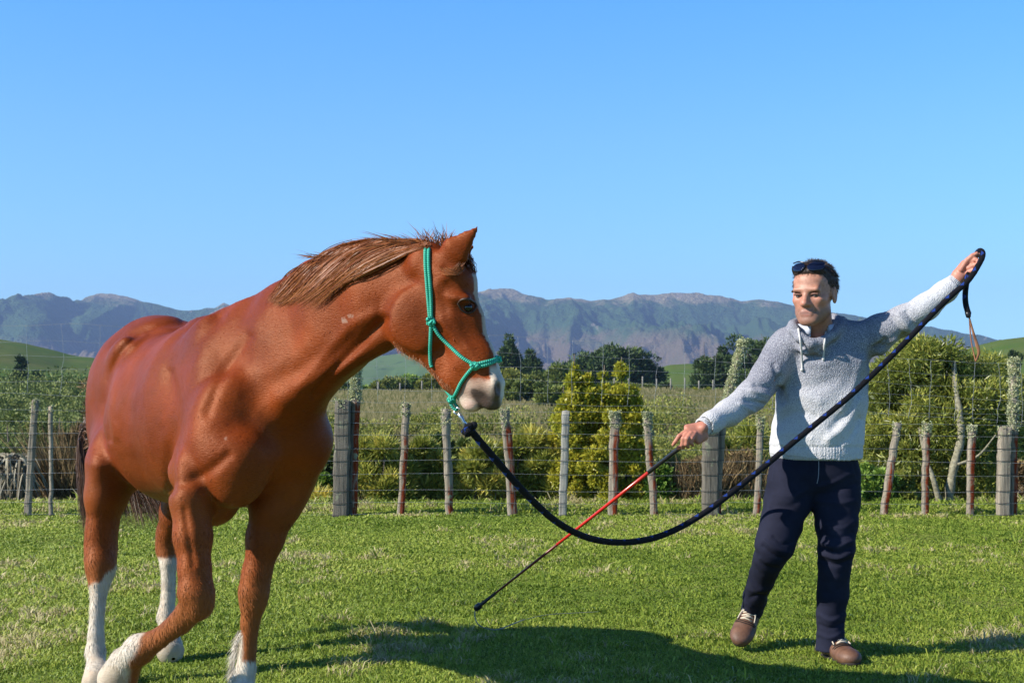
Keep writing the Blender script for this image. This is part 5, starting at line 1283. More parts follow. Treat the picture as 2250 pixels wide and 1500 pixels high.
# hood: thick roll round the neck, lying back over the shoulders
for a, b_ in (((1742, 752, 6.40), (1775, 745, 6.545)), ((1775, 745, 6.56), (1835, 735, 6.57)), ((1835, 735, 6.56), (1852, 742, 6.44))):
    C.seg(P(*a), P(*b_), (.036, .034), (.042, .036), CX, .02)
C.seg(P(1744, 752, 6.40), P(1772, 768, 6.335), (.026, .022), (.026, .02), CX, .015); C.seg(P(1850, 744, 6.43), P(1800, 770, 6.325), (.030, .026), (.026, .02), CX, .015)
C.seg(P(1772, 768, 6.335), P(1800, 770, 6.325), (.026, .02), (.026, .02), CX, .015)
C.ell(P(1868, 725, 6.50), (.048, .075, .034), None, .03)
C.seg(P(1792, 680, 6.45), P(1790, 740, 6.43), (.080, .078), (.070, .066), CX, .010, True)
for rg in ([(1745, 724, 6.37), (1758, 742, 6.325), (1782, 756, 6.305), (1806, 752, 6.315), (1830, 736, 6.345), (1846, 722, 6.40)], [(1846, 722, 6.40), (1850, 708, 6.47), (1832, 700, 6.56), (1795, 698, 6.585), (1760, 704, 6.56), (1742, 714, 6.47), (1745, 724, 6.37)]):
    C.chain([(P(*p), (.022, .024)) for p in rg], CX, .012)   # neck opening
# armpit hollow and pulls
cv_, cq = C.mesh(.0062, 2); cn = vnormals(cv_, cq)
keep_axis = []
def arm_t(p, nodes):
    A = [np.asarray(n[0]) for n in nodes]; best = np.full(len(p), 9.); tt = np.zeros(len(p)); acc = 0; ltot = sum(np.linalg.norm(b_ - a) for a, b_ in zip(A[:-1], A[1:]))
    for a, b_ in zip(A[:-1], A[1:]):
        L = np.linalg.norm(b_ - a); T = (b_ - a) / L; t = np.clip((p - a) @ T, 0, L); d = np.linalg.norm(p - a - t[:, None] * T, axis=1)
        m = d < best; best = np.where(m, d, best); tt = np.where(m, acc + t, tt); acc += L
    return tt / ltot, best, ltot
tl, dl, Ll = arm_t(cv_, LARM); tr_, dr_, Lr = arm_t(cv_, RARM)
cu, cvv = px(cv_)
onL = sstep(cu, 1880, 1930) * (cvv < 800 - (cu - 1900) * .3 + 60); onR = sstep(-cu, -1735, -1700) * (cvv > 760) * (cu < 1712 + (cvv < 840) * 15) 
onR = np.where(cvv > 960, onR * (cu < 1640), onR)
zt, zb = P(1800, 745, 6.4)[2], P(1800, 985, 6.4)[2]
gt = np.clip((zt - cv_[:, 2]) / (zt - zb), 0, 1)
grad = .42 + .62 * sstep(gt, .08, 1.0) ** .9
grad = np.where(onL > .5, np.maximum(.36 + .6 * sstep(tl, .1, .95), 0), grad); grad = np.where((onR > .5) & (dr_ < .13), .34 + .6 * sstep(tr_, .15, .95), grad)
for _ in range(14):   # blend the dye where sleeve meets body
    e = np.concatenate([cq[:, [0, 1]], cq[:, [1, 2]], cq[:, [2, 3]], cq[:, [3, 0]]]); ac = np.bincount(e[:, 0], grad[e[:, 1]], len(grad)) + np.bincount(e[:, 1], grad[e[:, 0]], len(grad)); grad = ac / np.maximum(np.bincount(e.ravel(), minlength=len(grad)), 1)
# folds
D_ = np.zeros(len(cv_)); front = sstep(-cn[:, 1], -.3, .3)
def fold(pts, depth, wdt, msk=1.0):
    L = spline(pts, 8); d = np.full(len(cv_), 1e9)
    for a, b_ in zip(L[:-1], L[1:]):
        ab = b_ - a; t = np.clip(((cu - a[0]) * ab[0] + (cvv - a[1]) * ab[1]) / (ab @ ab + 1e-9), 0, 1); d = np.minimum(d, np.hypot(cu - a[0] - t * ab[0], cvv - a[1] - t * ab[1]))
    return depth * np.exp(-(d / wdt) ** 2) * front * msk
for pts, dp, w_ in [([(1715, 830), (1712, 850), (1720, 880)], -.014, 8), ([(1925, 765), (1960, 758), (1990, 738)], -.012, 6), ([(1935, 778), (1968, 745)], .008, 5), ([(1912, 800), (1922, 770), (1945, 748)], -.012, 7),
                    ([(1895, 790), (1880, 840), (1850, 900)], .007, 12), ([(1895, 830), (1870, 890), (1830, 940)], -.006, 9), ([(1885, 880), (1860, 930), (1820, 965)], .007, 9), ([(1890, 920), (1868, 955), (1840, 985)], -.008, 7),
                    ([(1875, 935), (1850, 980)], .006, 6), ([(1715, 900), (1760, 870), (1800, 880)], .005, 12), ([(1708, 930), (1750, 905), (1790, 915)], -.005, 9), ([(1700, 960), (1740, 950), (1780, 965)], .004, 9),
                    ([(1735, 845), (1780, 850), (1830, 835)], -.004, 12), ([(1660, 845), (1690, 850)], -.007, 5), ([(1650, 858), (1688, 868)], .006, 5), ([(1640, 878), (1678, 888)], -.007, 5), ([(1625, 888), (1655, 902)], .005, 5), ([(1700, 800), (1712, 840)], -.006, 6),
                    ([(1960, 700), (1985, 735)], -.006, 5), ([(1975, 690), (2002, 728)], .005, 5), ([(1992, 685), (2012, 715)], -.006, 5), ([(1775, 790), (1800, 800), (1840, 785)], .004, 10), ([(1760, 760), (1790, 780), (1835, 755)], -.006, 5)]:
    D_ += fold(pts, dp * 1.5, w_)
D_ += .0022 * fbm(cv_ * 16, 2, 40)
# ribbing on hem and cuffs
hemz = P(1793, 978, 6.4)[2]; hem = sstep(-cv_[:, 2], -hemz - .004, -hemz + .004) * (dr_ > .09) * (cu > 1670); ang = np.arctan2(cv_[:, 1] - 6.47, cv_[:, 0] - P(1793, 990, 6.47)[0])
cuff = np.maximum((tl > .93) & (dl < .08), (tr_ > .93) & (dr_ < .08)).astype(float)
D_ += -hem * .006 + hem * .0016 * np.sin(ang * 130)
cv_ = cv_ + cn * D_[:, None]
# open ends: cut hem, cuffs
def cut(v, q, fns):
    k = np.ones(len(v), bool)
    for f in fns: k &= f(v)
    q = q[k[q].all(1)]; ids = np.unique(q); mp = np.full(len(v), -1); mp[ids] = np.arange(len(ids)); return ids, mp[q]
def dirn(a, b_): return unit(np.asarray(b_) - np.asarray(a))
cL0, cL = P(2098, 622, 6.31), dirn(P(2078, 640, 6.32), P(2100, 620, 6.31)); cR0, cR = P(1546, 937, 6.14), dirn(P(1562, 928, 6.16), P(1540, 940, 6.12))
zh = P(1793, 1005, 6.4)[2]
ids, q_ = cut(cv_, cq, [lambda v: ~(((v - cL0) @ cL > 0) & (v[:, 0] > 1.7)), lambda v: ~(((v - cR0) @ cR > 0) & (v[:, 0] < .95)), lambda v: (v[:, 2] + .012 * np.sin((v[:, 0] - 1.3) * 9) > zh) | (v[:, 0] < 1.05)])
knit_m, nt, b = nmat('marled_knit')
tc = nt.nodes.new('ShaderNodeTexCoord').outputs['Object']
k1 = noise(nt, 260, 2, .5, tc); k2 = noise(nt, 60, 3, .6, tc)
vz = nt.nodes.new('ShaderNodeTexVoronoi'); vz.inputs['Scale'].default_value = 190; lk(nt, mapped(nt, (1, 1, .6)), vz.inputs[0])
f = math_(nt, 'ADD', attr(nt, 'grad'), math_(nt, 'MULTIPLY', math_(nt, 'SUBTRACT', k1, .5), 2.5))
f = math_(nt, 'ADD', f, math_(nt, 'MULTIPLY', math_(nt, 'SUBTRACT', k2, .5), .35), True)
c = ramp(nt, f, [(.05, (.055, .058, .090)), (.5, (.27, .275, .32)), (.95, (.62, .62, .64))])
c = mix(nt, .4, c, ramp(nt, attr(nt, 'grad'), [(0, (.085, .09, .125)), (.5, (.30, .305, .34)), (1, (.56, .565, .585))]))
lk(nt, c, b.inputs['Base Color']); b.inputs['Roughness'].default_value = .95; b.inputs['Specular IOR Level'].default_value = .12
bump(nt, b, math_(nt, 'ADD', vz.outputs['Distance'], k1), .5, .006)
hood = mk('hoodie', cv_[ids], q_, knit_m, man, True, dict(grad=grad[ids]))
md = hood.modifiers.new('thickness', 'SOLIDIFY'); md.thickness = .004; md.offset = -1
def band(name, rings, mat, parent, n=64, rib=.0016, nr=40, s0=None):
    """ribbed band: rings = [(centre, r_side, r_other)], built round the ring axis"""
    V_ = []; pts = [np.asarray(r_[0]) for r_ in rings]; ax = unit(pts[-1] - pts[0]); s0 = s0 if s0 is not None else (unit(np.cross(ax, [0, 1, 0])) if abs(ax[1]) < .9 else np.array([1., 0, 0])); o0 = np.cross(ax, s0)
    th = np.linspace(0, 2 * np.pi, n * 4, endpoint=False)
    for c_, ra, rb in rings:
        w_ = rib * np.sin(th * nr); V_.append(c_ + np.outer((ra + w_) * np.cos(th), s0) + np.outer((rb + w_) * np.sin(th), o0))
    N_ = len(th); i = np.arange(len(rings) - 1)[:, None] * N_; j = np.arange(N_)[None]; k = (j + 1) % N_
    return mk(name, np.concatenate(V_), np.stack([i + j, i + k, i + N_ + k, i + N_ + j], -1).reshape(-1, 4), mat, parent, True, dict(grad=np.full(N_ * len(rings), .97)))
band('cuff', [(cL0 - cL * .040, .045, .043), (cL0 - cL * .02, .043, .041), (cL0 + cL * .012, .039, .037), (cL0 + cL * .016, .034, .032)], knit_m, man, 40, .0014, 34)
band('cuff', [(cR0 - cR * .045, .045, .042), (cR0 - cR * .02, .042, .040), (cR0 + cR * .010, .040, .038), (cR0 + cR * .014, .034, .032)], knit_m, man, 40, .0014, 34)
z0 = P(1793, 978, 6.4); hc = np.array([P(1793, 990, 6.47)[0], 6.47, 0])
hb = [(hc + [0, 0, zz], a, b_) for zz, a, b_ in ((zh + .062, .198, .144), (zh + .045, .207, .151), (zh + .015, .206, .150), (zh - .004, .201, .146), (zh - .010, .192, .138))]
hb_o = band('hem', hb, knit_m, man, 80, .0016, 95, TS)
# shirt collar and drawstrings
shirt_m = simple('shirt_cotton', (.50, .53, .62), .8, .08, 60, .2)
so = Soup(); th = np.linspace(math.radians(-62), math.radians(242), 46); NC = P(1793, 716, 6.43)
for (dr, dz0, dz1) in ((-.006, -.030, .016), (.0, -.020, .018)):      # stand and fold of the collar, open in front
    V_ = []
    for a in th:
        fr_ = .5 - .5 * math.sin(a); rr = .082 + dr; p_ = NC + np.array([rr * math.cos(a), rr * .98 * math.sin(a), -.016 * fr_])
        sp__ = .006 * fr_
        V_ += [p_ + np.array([(.006 + sp__) * math.cos(a), (.006 + sp__) * math.sin(a), dz0 - .006 * fr_]), p_ + [0, 0, dz1]]
    i = np.arange(len(th) - 1)[:, None] * 2; so.add(V_, np.concatenate([i, i + 2, i + 3, i + 1], 1))
so.build('shirt_collar', shirt_m, man).modifiers.new('t', 'SOLIDIFY').thickness = .003
cb = BVHTree.FromPolygons([tuple(x) for x in cv_.tolist()], cq.tolist())
def on_coat(u, v, off):
    o_ = Vector((0, 0, CAMH)); d = V3(P(u, v, 1.0)) - o_; d.normalize(); h_ = cb.ray_cast(o_, d)
    return P(u, v, 6.3) if h_[0] is None else np.array(h_[0]) - np.array(d) * off
cord_m = simple('white_cord', (.62, .60, .57), .8, .1, 120, .2, .4)
for pts in ([(1754, 722), (1758, 745), (1761, 770), (1762, 795), (1762, 812)], [(1823, 712), (1815, 730), (1812, 750), (1810, 775), (1809, 788)]):
    so = Soup(); p = spline([on_coat(a, b_, .007) for a, b_ in pts], 6); so.tube(p, .0048, 8)
    for q0 in (p[-1],): vv_, qq_ = uvsphere(q0, (.0072, .0068, .0085), None, 8); so.add(vv_, qq_)
    so.build('drawstring', cord_m, man)

# ---- trousers
T = SDF()
T.seg(P(1788, 985, 6.47), P(1788, 1035, 6.47), (.190, .128), (.196, .132), TS, .02)
T.seg(P(1765, 1045, 6.47), P(1818, 1045, 6.47), (.115, .10), (.115, .10), (0, 1, 0), .03)
T.chain([(P(1742, 1045, 6.47), (.112, .115)), (P(1731, 1100, 6.45), (.104, .110)), (P(1716, 1150, 6.40), (.092, .098)), (P(1702, 1195, 6.35), (.086, .088)), (P(1691, 1222, 6.42), (.068, .076)), (P(1674, 1265, 6.58), (.057, .070)), (P(1659, 1312, 6.76), (.054, .060)), (P(1651, 1345, 6.84), (.052, .056))], CX, .018)
T.chain([(P(1838, 1045, 6.47), (.110, .115)), (P(1836, 1100, 6.45), (.108, .110)), (P(1838, 1150, 6.42), (.094, .098)), (P(1838, 1200, 6.39), (.080, .084)), (P(1834, 1240, 6.42), (.072, .078)), (P(1830, 1300, 6.46), (.069, .074)), (P(1825, 1360, 6.49), (.062, .066)), (P(1824, 1400, 6.50), (.060, .064)), (P(1823, 1440, 6.50), (.066, .070))], CX, .018)
tv, tq = T.mesh(.0066, 2); tn = vnormals(tv, tq); tu, tw = px(tv); fr = sstep(-tn[:, 1], -.2, .4)
D_ = np.zeros(len(tv))
def tf(pts, depth, wdt):
    global D_
    depth = depth * .75
    L = spline(pts, 8); d = np.full(len(tv), 1e9)
    for a, b_ in zip(L[:-1], L[1:]):
        ab = b_ - a; t = np.clip(((tu - a[0]) * ab[0] + (tw - a[1]) * ab[1]) / (ab @ ab + 1e-9), 0, 1); d = np.minimum(d, np.hypot(tu - a[0] - t * ab[0], tw - a[1] - t * ab[1]))
    D_ += depth * np.exp(-(d / wdt) ** 2) * fr
for pts, dp, w_ in [([(1798, 1068), (1830, 1060), (1870, 1040)], .008, 5), ([(1800, 1085), (1835, 1078), (1880, 1062)], -.007, 5), ([(1795, 1100), (1840, 1105), (1878, 1100)], .006, 5), ([(1770, 1075), (1740, 1090), (1700, 1085)], .007, 6), ([(1765, 1092), (1735, 1112), (1698, 1112)], -.006, 6),
    ([(1700, 1178), (1722, 1195), (1740, 1190)], -.009, 4), ([(1680, 1186), (1705, 1205), (1730, 1212)], .009, 5), ([(1676, 1200), (1700, 1220), (1722, 1228)], -.009, 4), ([(1672, 1225), (1690, 1235), (1712, 1240)], .006, 5),
    ([(1802, 1190), (1835, 1200), (1872, 1188)], .010, 4), ([(1805, 1203), (1840, 1214), (1872, 1200)], -.010, 4), ([(1803, 1216), (1838, 1226), (1870, 1214)], .010, 4), ([(1805, 1230), (1838, 1240), (1868, 1230)], -.008, 4), ([(1806, 1172), (1838, 1182), (1874, 1170)], -.007, 4), ([(1806, 1150), (1850, 1160), (1878, 1145)], .006, 5),
    ([(1800, 1350), (1825, 1362), (1855, 1350)], .008, 5), ([(1800, 1372), (1825, 1380), (1852, 1368)], -.010, 5), ([(1798, 1392), (1825, 1400), (1852, 1388)], .010, 5), ([(1640, 1290), (1660, 1298), (1690, 1290)], .007, 6), ([(1650, 1312), (1668, 1306), (1686, 1310)], -.007, 5), ([(1634, 1318), (1650, 1332)], .006, 5),
    ([(1782, 1005), (1782, 1060)], .004, 3), ([(1700, 1012), (1695, 1050)], -.005, 3), ([(1872, 1010), (1884, 1045)], -.005, 3)]: tf(pts, dp, w_)
D_ += .003 * fbm(tv * np.array([10, 10, 22]), 2, 50)
tv = tv + tn * D_[:, None]
zc = P(1788, 988, 6.47)[2]; cRl, aRl = P(1653, 1340, 6.84), dirn(P(1659, 1315, 6.76), P(1651, 1345, 6.84)); zLl = P(1823, 1428, 6.50)[2]
ids, q_ = cut(tv, tq, [lambda v: v[:, 2] < zc + .02, lambda v: ~(((v - cRl) @ aRl > 0) & (v[:, 0] < 1.25) & (v[:, 2] < .4)), lambda v: ~((v[:, 2] < zLl) & (v[:, 0] > 1.3))])
tr_m, nt, b = nmat('navy_cotton')
tn1 = noise(nt, 6, 4, .6); w_ = noise(nt, 1.0, 2, .5, mapped(nt, (500, 500, 1100)))
c = ramp(nt, tn1, [(.3, (.010, .011, .022)), (.7, (.020, .022, .042))]); lk(nt, c, b.inputs['Base Color']); b.inputs['Roughness'].default_value = .85; b.inputs['Specular IOR Level'].default_value = .12
bump(nt, b, w_, .25, .002)
trs = mk('trousers', tv[ids], q_, tr_m, man); md = trs.modifiers.new('thickness', 'SOLIDIFY'); md.thickness = .004; md.offset = -1
tb = BVHTree.FromPolygons([tuple(x) for x in tv.tolist()], tq.tolist())
def on_tr(u, v, off):
    o_ = Vector((0, 0, CAMH)); d = V3(P(u, v, 1.0)) - o_; d.normalize(); h_ = tb.ray_cast(o_, d)
    return P(u, v, 6.3) if h_[0] is None else np.array(h_[0]) - np.array(d) * off
seam_m = simple('pale_stitching', (.30, .32, .38), .8, .2, 200, .1)
so = Soup(); so.tube(spline([on_tr(a, b_, .001) for a, b_ in ((1799, 1012), (1799, 1030), (1798, 1048), (1795, 1062))], 5), .0016, 5); so.build('fly_seam', seam_m, trs)
# ---- shoes
leather, nt, b = nmat('brown_leather'); ln_ = noise(nt, 25, 4, .6)
lk(nt, ramp(nt, ln_, [(.3, (.085, .038, .022)), (.7, (.18, .088, .052))]), b.inputs['Base Color']); b.inputs['Roughness'].default_value = .6; bump(nt, b, noise(nt, 120, 3, .6), .3, .003)
collar_m = simple('rust_lining', (.30, .08, .035), .7, .2, 60); sole_m = simple('shoe_sole', (.035, .028, .024), .8, .3, 60, .2); lace_m = simple('pale_lace', (.55, .47, .36), .8, .1, 150, .2)
def shoe(heel, toe, up, side, ank):
    fwd = unit(toe - heel); up = unit(up - fwd * (up @ fwd)); sd = np.cross(fwd, up); L = np.linalg.norm(toe - heel)
    def q(f, s, u): return heel + fwd * f * L + sd * s * 1.12 + up * u * 1.12
    S = SDF(); axs = np.array([fwd, sd, up])
    S.ell(q(.16, 0, .045), (.060, .043, .052), axs, .02); S.seg(q(.15, 0, .06), q(.18, 0, .105), (.040, .046), (.038, .046), sd, .02)
    S.seg(q(.25, 0, .055), q(.60, 0, .042), (.042, .056), (.052, .042), sd, .02); S.ell(q(.78, 0, .034), (.078, .056, .040), axs, .02); S.seg(q(.4, 0, .07), q(.62, 0, .052), (.026, .022), (.026, .018), sd, .015)
    S.seg(q(.17, 0, .10), q(.18, 0, .16), (.028, .032), (.03, .034), sd, .006, True)
    root = None
    sv, sq = S.mesh(.0055, 1); o = mk('shoe', sv, sq, leather, man)
    W = SDF(); W.seg(q(.12, 0, .010), q(.50, 0, .010), (.040, .014), (.045, .013), sd, .01); W.seg(q(.50, 0, .010), q(.86, 0, .012), (.046, .013), (.042, .014), sd, .01); W.ell(q(.88, 0, .014), (.045, .042, .016), axs, .01)
    wv, wq = W.mesh(.006, 1); mk('sole', wv, wq, sole_m, o)
    so = Soup(); th = np.linspace(0, 2 * np.pi, 20); so.tube(np.array([q(.175 + .135 * math.cos(a) * .9 / 1., .036 * math.sin(a), .112 + .012 * math.cos(a)) for a in th]), .009, 6, cap=False); so.build('ankle_collar', collar_m, o)
    sb = BVHTree.FromPolygons([tuple(x) for x in sv.tolist()], sq.tolist())
    def top(f, s):
        h_ = sb.ray_cast(V3(q(f, s, .25)), V3(-up)); return q(f, s, .1) if h_[0] is None else np.array(h_[0]) + up * .003
    so = Soup()
    for f in (.32, .39, .46, .53, .60): so.tube([top(f, -.024), top(f + .005, -.007) + up * .002, top(f + .005, .007) + up * .002, top(f, .024)], .0038, 6)
    for f in (.36, .42, .48, .54): so.tube([top(f, -.018), top(f + .03, .0) + up * .004, top(f + .05, .018)], .0036, 6)
    for s in (-1, 1): so.tube(spline([top(.33, 0) + up * .006, top(.36, s * .022) + up * .016, top(.46, s * .030) + up * .006, top(.42, s * .016) + up * .010, top(.34, 0) + up * .006], 5), .0036, 6); so.tube(spline([top(.33, 0) + up * .006, top(.45, s * .028) + up * .010, top(.60, s * .036) + up * .006], 5), .0034, 6)
    so.build('lace', lace_m, o)
    so = Soup()
    for ff, ww in ((.66, .044), (.70, .042)): so.tube(spline([top(ff - 7 * abs(s_) ** 1.6, s_) for s_ in np.linspace(-ww, ww, 9)], 3), .0022, 5)
    for s_ in (-1, 1): so.tube(spline([top(.62, s_ * .034), top(.45, s_ * .036), top(.30, s_ * .034)], 5), .0022, 5)
    so.build('seam', sole_m, o); return o
def GP(u, v, z=0.0):
    y = 6.0
    for _ in range(30): y = CAMH * F / ((v - HZ) if z == 0 else 1) if z == 0 else y
    return P(u, v, y)
he1, to1 = np.array([P(1812, 1400, 6.60)[0], 6.60, .0]), np.array([P(1878, 1460, 6.30)[0], 6.30, .0])
shoe(he1, to1, np.array([0, 0, 1.]), None, None)
to2 = P(1622, 1412, 6.72); to2[2] = .02; he2 = P(1655, 1362, 6.91); he2[2] = .135
shoe(he2, to2, np.array([.0, -.55, .8]), None, None)

# ---- sunglasses pushed up on the head
gl_m, nt, b = nmat('dark_lens'); b.inputs['Base Color'].default_value = (.006, .010, .03, 1); b.inputs['Roughness'].default_value = .08; b.inputs['Specular IOR Level'].default_value = .7
fr_m = simple('black_frame', (.012, .014, .03), .25, .1, 60, .6)
sg_ = empty('sunglasses', hh(0, .07, .10), 'dark wraparound sunglasses pushed up on the man hair', 'sunglasses')
tilt = unit(Uh * .45 + Fh * .9); upg = unit(Uh * .9 - Fh * .45)
for s in (-1, 1):
    N_ = 11; V_ = []; 
    for i in range(N_):
        for j in range(9):
            a, c_ = (i / (N_ - 1) - .5) * 2, (j / 8 - .5) * 2; rr0 = math.sqrt(max(0, 1 - abs(a) ** 2.6)) 
            x = s * (.035 + a * .030); zz = c_ * .0185 * rr0; ff = .078 - 7.5 * (x * x) - 5 * zz * zz * 4
            V_.append(hh(x, 0, .100) + HSC * (Fh * ff + upg * zz + Fh * (-zz * .35)))
    V_ = np.array(V_); i = np.arange(N_ - 1)[:, None] * 9; j = np.arange(8)[None]
    q_ = np.stack([i + j, i + j + 1, i + 9 + j + 1, i + 9 + j], -1).reshape(-1, 4); ln__ = mk('lens', V_, q_, gl_m, sg_); ln__.modifiers.new('t', 'SOLIDIFY').thickness = .002
    so = Soup(); so.tube(spline([hh(s * .062, .048, .104), hh(s * .078, .010, .088), hh(s * .0815, -.04, .060)], 5), .0034, 6, r2=.0045); so.build('temple_arm', fr_m, sg_)
so = Soup(); so.tube(spline([hh(-.058, .050, .116), hh(-.03, .074, .120), hh(0, .080, .116), hh(.03, .074, .120), hh(.058, .050, .116)], 6), .0034, 6); so.build('frame', fr_m, sg_)
# ================================================================== HALTER, LEAD ROPE, STICK
green_m, nt, b = nmat('green_rope')
ln = attr(nt, 'ln'); an = attr(nt, 'ang')
ww = math_(nt, 'SINE', math_(nt, 'ADD', math_(nt, 'MULTIPLY', ln, 900), math_(nt, 'MULTIPLY', an, 6.283)))
lk(nt, ramp(nt, math_(nt, 'ADD', math_(nt, 'MULTIPLY', ww, .5), .5), [(0, (.004, .20, .12)), (.6, (.010, .38, .25)), (1, (.05, .50, .36))]), b.inputs['Base Color']); b.inputs['Roughness'].default_value = .6
bump(nt, b, ww, .4, .003)
halter = empty('rope_halter', P(945, 700, 4.72), 'bright green rope halter with knots on the horse head', 'halter')
RR = .0062
def surf(pts, off=RR * .8, n=6):
    sp = spline(pts, n); return np.array([on_horse(a, b_, off, 4.74) for a, b_ in sp])
def smooth(p, k=2):
    p = p.copy()
    for _ in range(k): p[1:-1] = .25 * p[:-2] + .5 * p[1:-1] + .25 * p[2:]
    return p
def rope(name, p, r_=RR, mat=green_m, parent=halter, n=10):
    so = Soup(); so.tube(p, r_, n, ln=0.0, ang=0.0); return so.build(name, mat, parent)
# two strands from the poll down the cheek to the side knot
far = [hd(944, 536, -.05), hd(946, 533, 0.0)]
for dx in (-3.6, 3.8):
    p = surf([(938 + dx, 541), (938 + dx, 580), (941 + dx, 620), (944 + dx * .9, 660), (946 + dx * .5, 702)])
    p = np.vstack([hd(950 + dx, 640, -.095), hd(946 + dx, 560, -.085), hd(940 + dx, 534, -.03), p]); rope('crown_strand', smooth(p))
rope('throat_strand', smooth(surf([(947, 712), (946, 740), (945, 772), (946, 798), (949, 806)])))
rope('cheek_strand', smooth(surf([(950, 712), (965, 737), (990, 762), (1015, 785), (1035, 797), (1044, 802)])))
far_n = [hd(1096, 782, -.02), hd(1090, 792, -.055), hd(1070, 800, -.065), hd(1030, 805, -.07)]
rope('nose_strand', smooth(np.vstack([surf([(1046, 800), (1062, 796), (1080, 792), (1094, 787)]), far_n])))
rope('nose_strand', smooth(np.vstack([surf([(1046, 806), (1064, 803), (1080, 797), (1095, 790)]), [q + np.array([0, 0, -.012]) for q in far_n]])))
chin = P(991, 872, 4.76)
rope('chin_strand', smooth(np.vstack([surf([(1040, 806), (1026, 822), (1012, 842), (1003, 862)]), [P(996, 874, 4.75)]])))
rope('chin_strand', smooth(np.vstack([[hd(958, 822, -.03), hd(966, 838, -.02)], [P(975, 852, 4.79), P(986, 868, 4.77), chin]])), RR * .8)
def knot(name, c, rx, seed, turns=3, mat=green_m, parent=halter, r_=RR, tilt=0.0):
    t = np.linspace(0, 2 * np.pi * turns, 26 * turns); r = np.random.default_rng(seed); ph = r.uniform(0, 6)
    c_, s_ = math.cos(tilt), math.sin(tilt)
    p = np.stack([rx * np.cos(t) * (.75 + .25 * np.cos(t * .66 + ph)), rx * .55 * np.sin(t * 1.33 + ph), rx * .85 * np.sin(t) * .6 + np.linspace(-1, 1, len(t)) * rx * .6], -1)
    p = np.stack([p[:, 0] * c_ - p[:, 2] * s_, p[:, 1], p[:, 0] * s_ + p[:, 2] * c_], -1)
    so = Soup(); so.tube(p + c, r_, 9, ln=0.0, ang=0.0); return so.build(name, mat, parent)
knot('knot', on_horse(947, 706, .012), .012, 1); knot('knot', on_horse(1043, 804, .012), .012, 2); knot('knot', P(992, 878, 4.755), .011, 3); knot('knot', on_horse(1093, 789, .006), .010, 4, 2)
rope('loop', spline([P(990, 886, 4.755), P(996, 896, 4.755), P(1003, 900, 4.755), P(1004, 893, 4.765), P(998, 884, 4.77)], 6), RR * .9)

# ---- lead rope
lead_m, nt, b = nmat('black_blue_rope')
ln = attr(nt, 'ln'); an = attr(nt, 'ang')
ph = math_(nt, 'FRACT', math_(nt, 'ADD', math_(nt, 'MULTIPLY', ln, 11.5), math_(nt, 'MULTIPLY', an, 1.0)))
tr1 = math_(nt, 'LESS_THAN', ph, .32)
ph2 = math_(nt, 'FRACT', math_(nt, 'ADD', math_(nt, 'MULTIPLY', ln, 11.5), math_(nt, 'MULTIPLY', an, -1.0)))
tr2 = math_(nt, 'LESS_THAN', ph2, .32)
fle = math_(nt, 'MULTIPLY', tr1, tr2)
wv = math_(nt, 'MULTIPLY', math_(nt, 'SINE', math_(nt, 'MULTIPLY', ln, 1500)), math_(nt, 'SINE', math_(nt, 'MULTIPLY', an, 50)))
c = mix(nt, fle, (.010, .010, .014), (.022, .065, .33)); lk(nt, c, b.inputs['Base Color']); b.inputs['Roughness'].default_value = .8; b.inputs['Specular IOR Level'].default_value = .2; bump(nt, b, wv, .8, .003)
steel, nt, b = nmat('dull_steel'); b.inputs['Base Color'].default_value = (.55, .56, .58, 1); b.inputs['Metallic'].default_value = .9; b.inputs['Roughness'].default_value = .28
path = [(1032, 942, 4.76), (1062, 978, 4.80), (1100, 1022, 4.87), (1140, 1068, 4.95), (1180, 1109, 5.04), (1218, 1142, 5.13), (1255, 1165, 5.22), (1290, 1180, 5.31), (1330, 1189, 5.41), (1370, 1191, 5.50), (1410, 1187, 5.58), (1450, 1177, 5.66), (1500, 1155, 5.73), (1560, 1118, 5.81), (1620, 1072, 5.89), (1680, 1024, 5.96), (1740, 974, 6.02), (1800, 925, 6.07), (1860, 876, 6.11), (1910, 830, 6.14), (1960, 781, 6.17), (2010, 730, 6.19), (2060, 678, 6.21), (2095, 645, 6.215), (2122, 622, 6.215), (2138, 602, 6.218), (2150, 582, 6.222), (2158, 566, 6.235), (2159, 555, 6.25), (2153, 551, 6.265), (2145, 560, 6.272), (2137, 580, 6.27), (2129, 600, 6.262), (2124, 620, 6.245), (2121, 645, 6.24), (2122, 668, 6.24), (2128, 690, 6.24)]
so = Soup(); p = spline([P(*q) for q in path], 10); so.tube(p, np.r_[np.linspace(.0125, .0125, len(p))], 16, ln=0.0, ang=0.0)
lead = so.build('lead_rope', lead_m); tag(lead, 'long black lead rope with blue flecks hanging from the halter to the raised hand', 'rope')
for (c0, s0) in ((P(1033, 940, 4.74), 11), (P(1027, 948, 4.75), 12)):
    knot('end_knot', c0, .014, s0, 2, lead_m, lead, .009, .6)
vv_, qq_ = uvsphere(P(1041, 934, 4.74), .013, None, 10); so = Soup(); so.add(vv_, qq_, ln=0.0, ang=.6); so.build('rope_stub', lead_m, lead)
so = Soup(); so.tube([P(2127, 686, 6.24), P(2128, 697, 6.24)], [.0145, .010], 12, ln=0.0, ang=.5); so.build('end_cap', simple('black_whipping', (.015, .015, .02), .4), lead)
so = Soup(); ring = [P(1004 + 6 * math.cos(a), 903 + 8 * math.sin(a), 4.755 + .004 * math.sin(2 * a)) for a in np.linspace(0, 2 * np.pi, 17)]; so.tube(ring, .003, 8, cap=False)
so.tube([P(1008, 908, 4.755), P(1013, 917, 4.755), P(1018, 926, 4.755), P(1024, 935, 4.755)], [.005, .0075, .006, .008], 10); so.build('snap_hook', steel, lead)
pop_m = simple('brown_leather_strap', (.30, .13, .06), .6, .35, 30, .4)
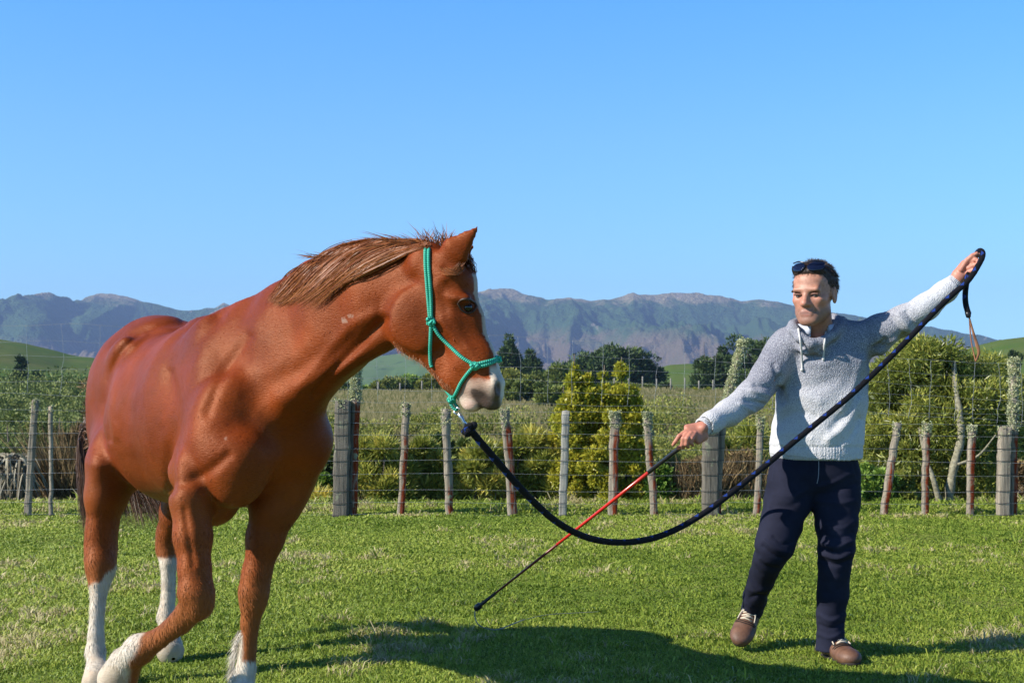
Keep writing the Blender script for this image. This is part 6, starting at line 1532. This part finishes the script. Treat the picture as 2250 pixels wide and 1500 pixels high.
so = Soup(); so.tube(spline([P(2130, 697, 6.24), P(2137, 725, 6.235), P(2146, 755, 6.23), P(2151, 775, 6.23), P(2144, 794, 6.235)], 6), np.r_[np.linspace(.003, .0075, 13), np.linspace(.0085, .004, 12)], 8, r2=.0022, up=(1, 0, 0)); so.build('leather_popper', pop_m, lead)
so = Soup(); so.tube(spline([P(2130, 697, 6.245), P(2132, 730, 6.25), P(2136, 760, 6.25), P(2144, 794, 6.24)], 6), .0032, 6); so.build('leather_popper', pop_m, lead)

# ---- training stick
S_A, S_B = P(1536, 950, 6.11), P(1046, 1336, 7.15)
def sp_(t): return S_A + (S_B - S_A) * t
stick = empty('training_stick', S_B, 'long thin red stick with black handle held low by the man', 'stick')
blk = simple('black_rubber', (.018, .018, .020), .35, .1, 60, .5); redm = simple('glossy_red', (.55, .025, .015), .22, .08, 10, .6); dred = simple('dark_red_shaft', (.14, .015, .012), .35, .1, 20, .5)
so = Soup(); so.tube([sp_(0), sp_(.20)], [.0105, .0095], 12); so.build('handle', blk, stick)
so = Soup(); so.tube([sp_(.20), sp_(.60)], [.0085, .0072], 10); so.build('red_shaft', redm, stick)
so = Soup(); so.tube([sp_(.60), sp_(.90)], [.0070, .0055], 10); so.build('dark_shaft', dred, stick)
so = Soup(); so.tube([sp_(.90), sp_(.975), sp_(.982), sp_(1.0)], [.0075, .0095, .018, .016], 10); so.build('tip', blk, stick)
strn, nt, b = nmat('grey_string'); b.inputs['Base Color'].default_value = (.20, .21, .17, 1)
def gy(u, v, z):  # point near the ground under a pixel
    y = 6.5
    for _ in range(25): y += (P(u, v, y)[2] - z) * 4.0 * .5
    return P(u, v, y)
sp = [S_B, P(1043, 1350, 7.14), P(1050, 1370, 7.13)] + [gy(a, b_, .030) for a, b_ in ((1070, 1380), (1095, 1382), (1122, 1372), (1150, 1361))]
so = Soup(); so.tube(spline(sp, 6), .0032, 6); so.build('string', strn, stick)
so = Soup(); so.tube(spline([gy(a, b_, .034) for a, b_ in ((1150, 1361), (1200, 1350), (1260, 1346), (1315, 1343))], 6), .0018, 5); so.build('thin_line', strn, stick)
# ================================================================== HAZE (even air round camera and scene)
m = bpy.data.materials.new('haze_air'); m.use_nodes = True; nt = m.node_tree; nt.nodes.clear()
o_ = nt.nodes.new('ShaderNodeOutputMaterial'); vv_ = nt.nodes.new('ShaderNodeVolumePrincipled')
vv_.inputs['Color'].default_value = (.44, .62, 1.0, 1); vv_.inputs['Density'].default_value = HAZE_D; vv_.inputs['Anisotropy'].default_value = .1
nt.links.new(vv_.outputs[0], o_.inputs['Volume'])
x0, x1, y0, y1, z0, z1 = -6500, 6500, -60, 6200, -60, 480
hv_ = [(x0, y0, z0), (x1, y0, z0), (x1, y1, z0), (x0, y1, z0), (x0, y0, z1), (x1, y0, z1), (x1, y1, z1), (x0, y1, z1)]
hz_ = mk('haze', hv_, np.array([[3, 2, 1, 0], [4, 5, 6, 7], [0, 1, 5, 4], [1, 2, 6, 5], [2, 3, 7, 6], [3, 0, 4, 7]]), m, None, False)
hz_['kind'] = 'stuff'
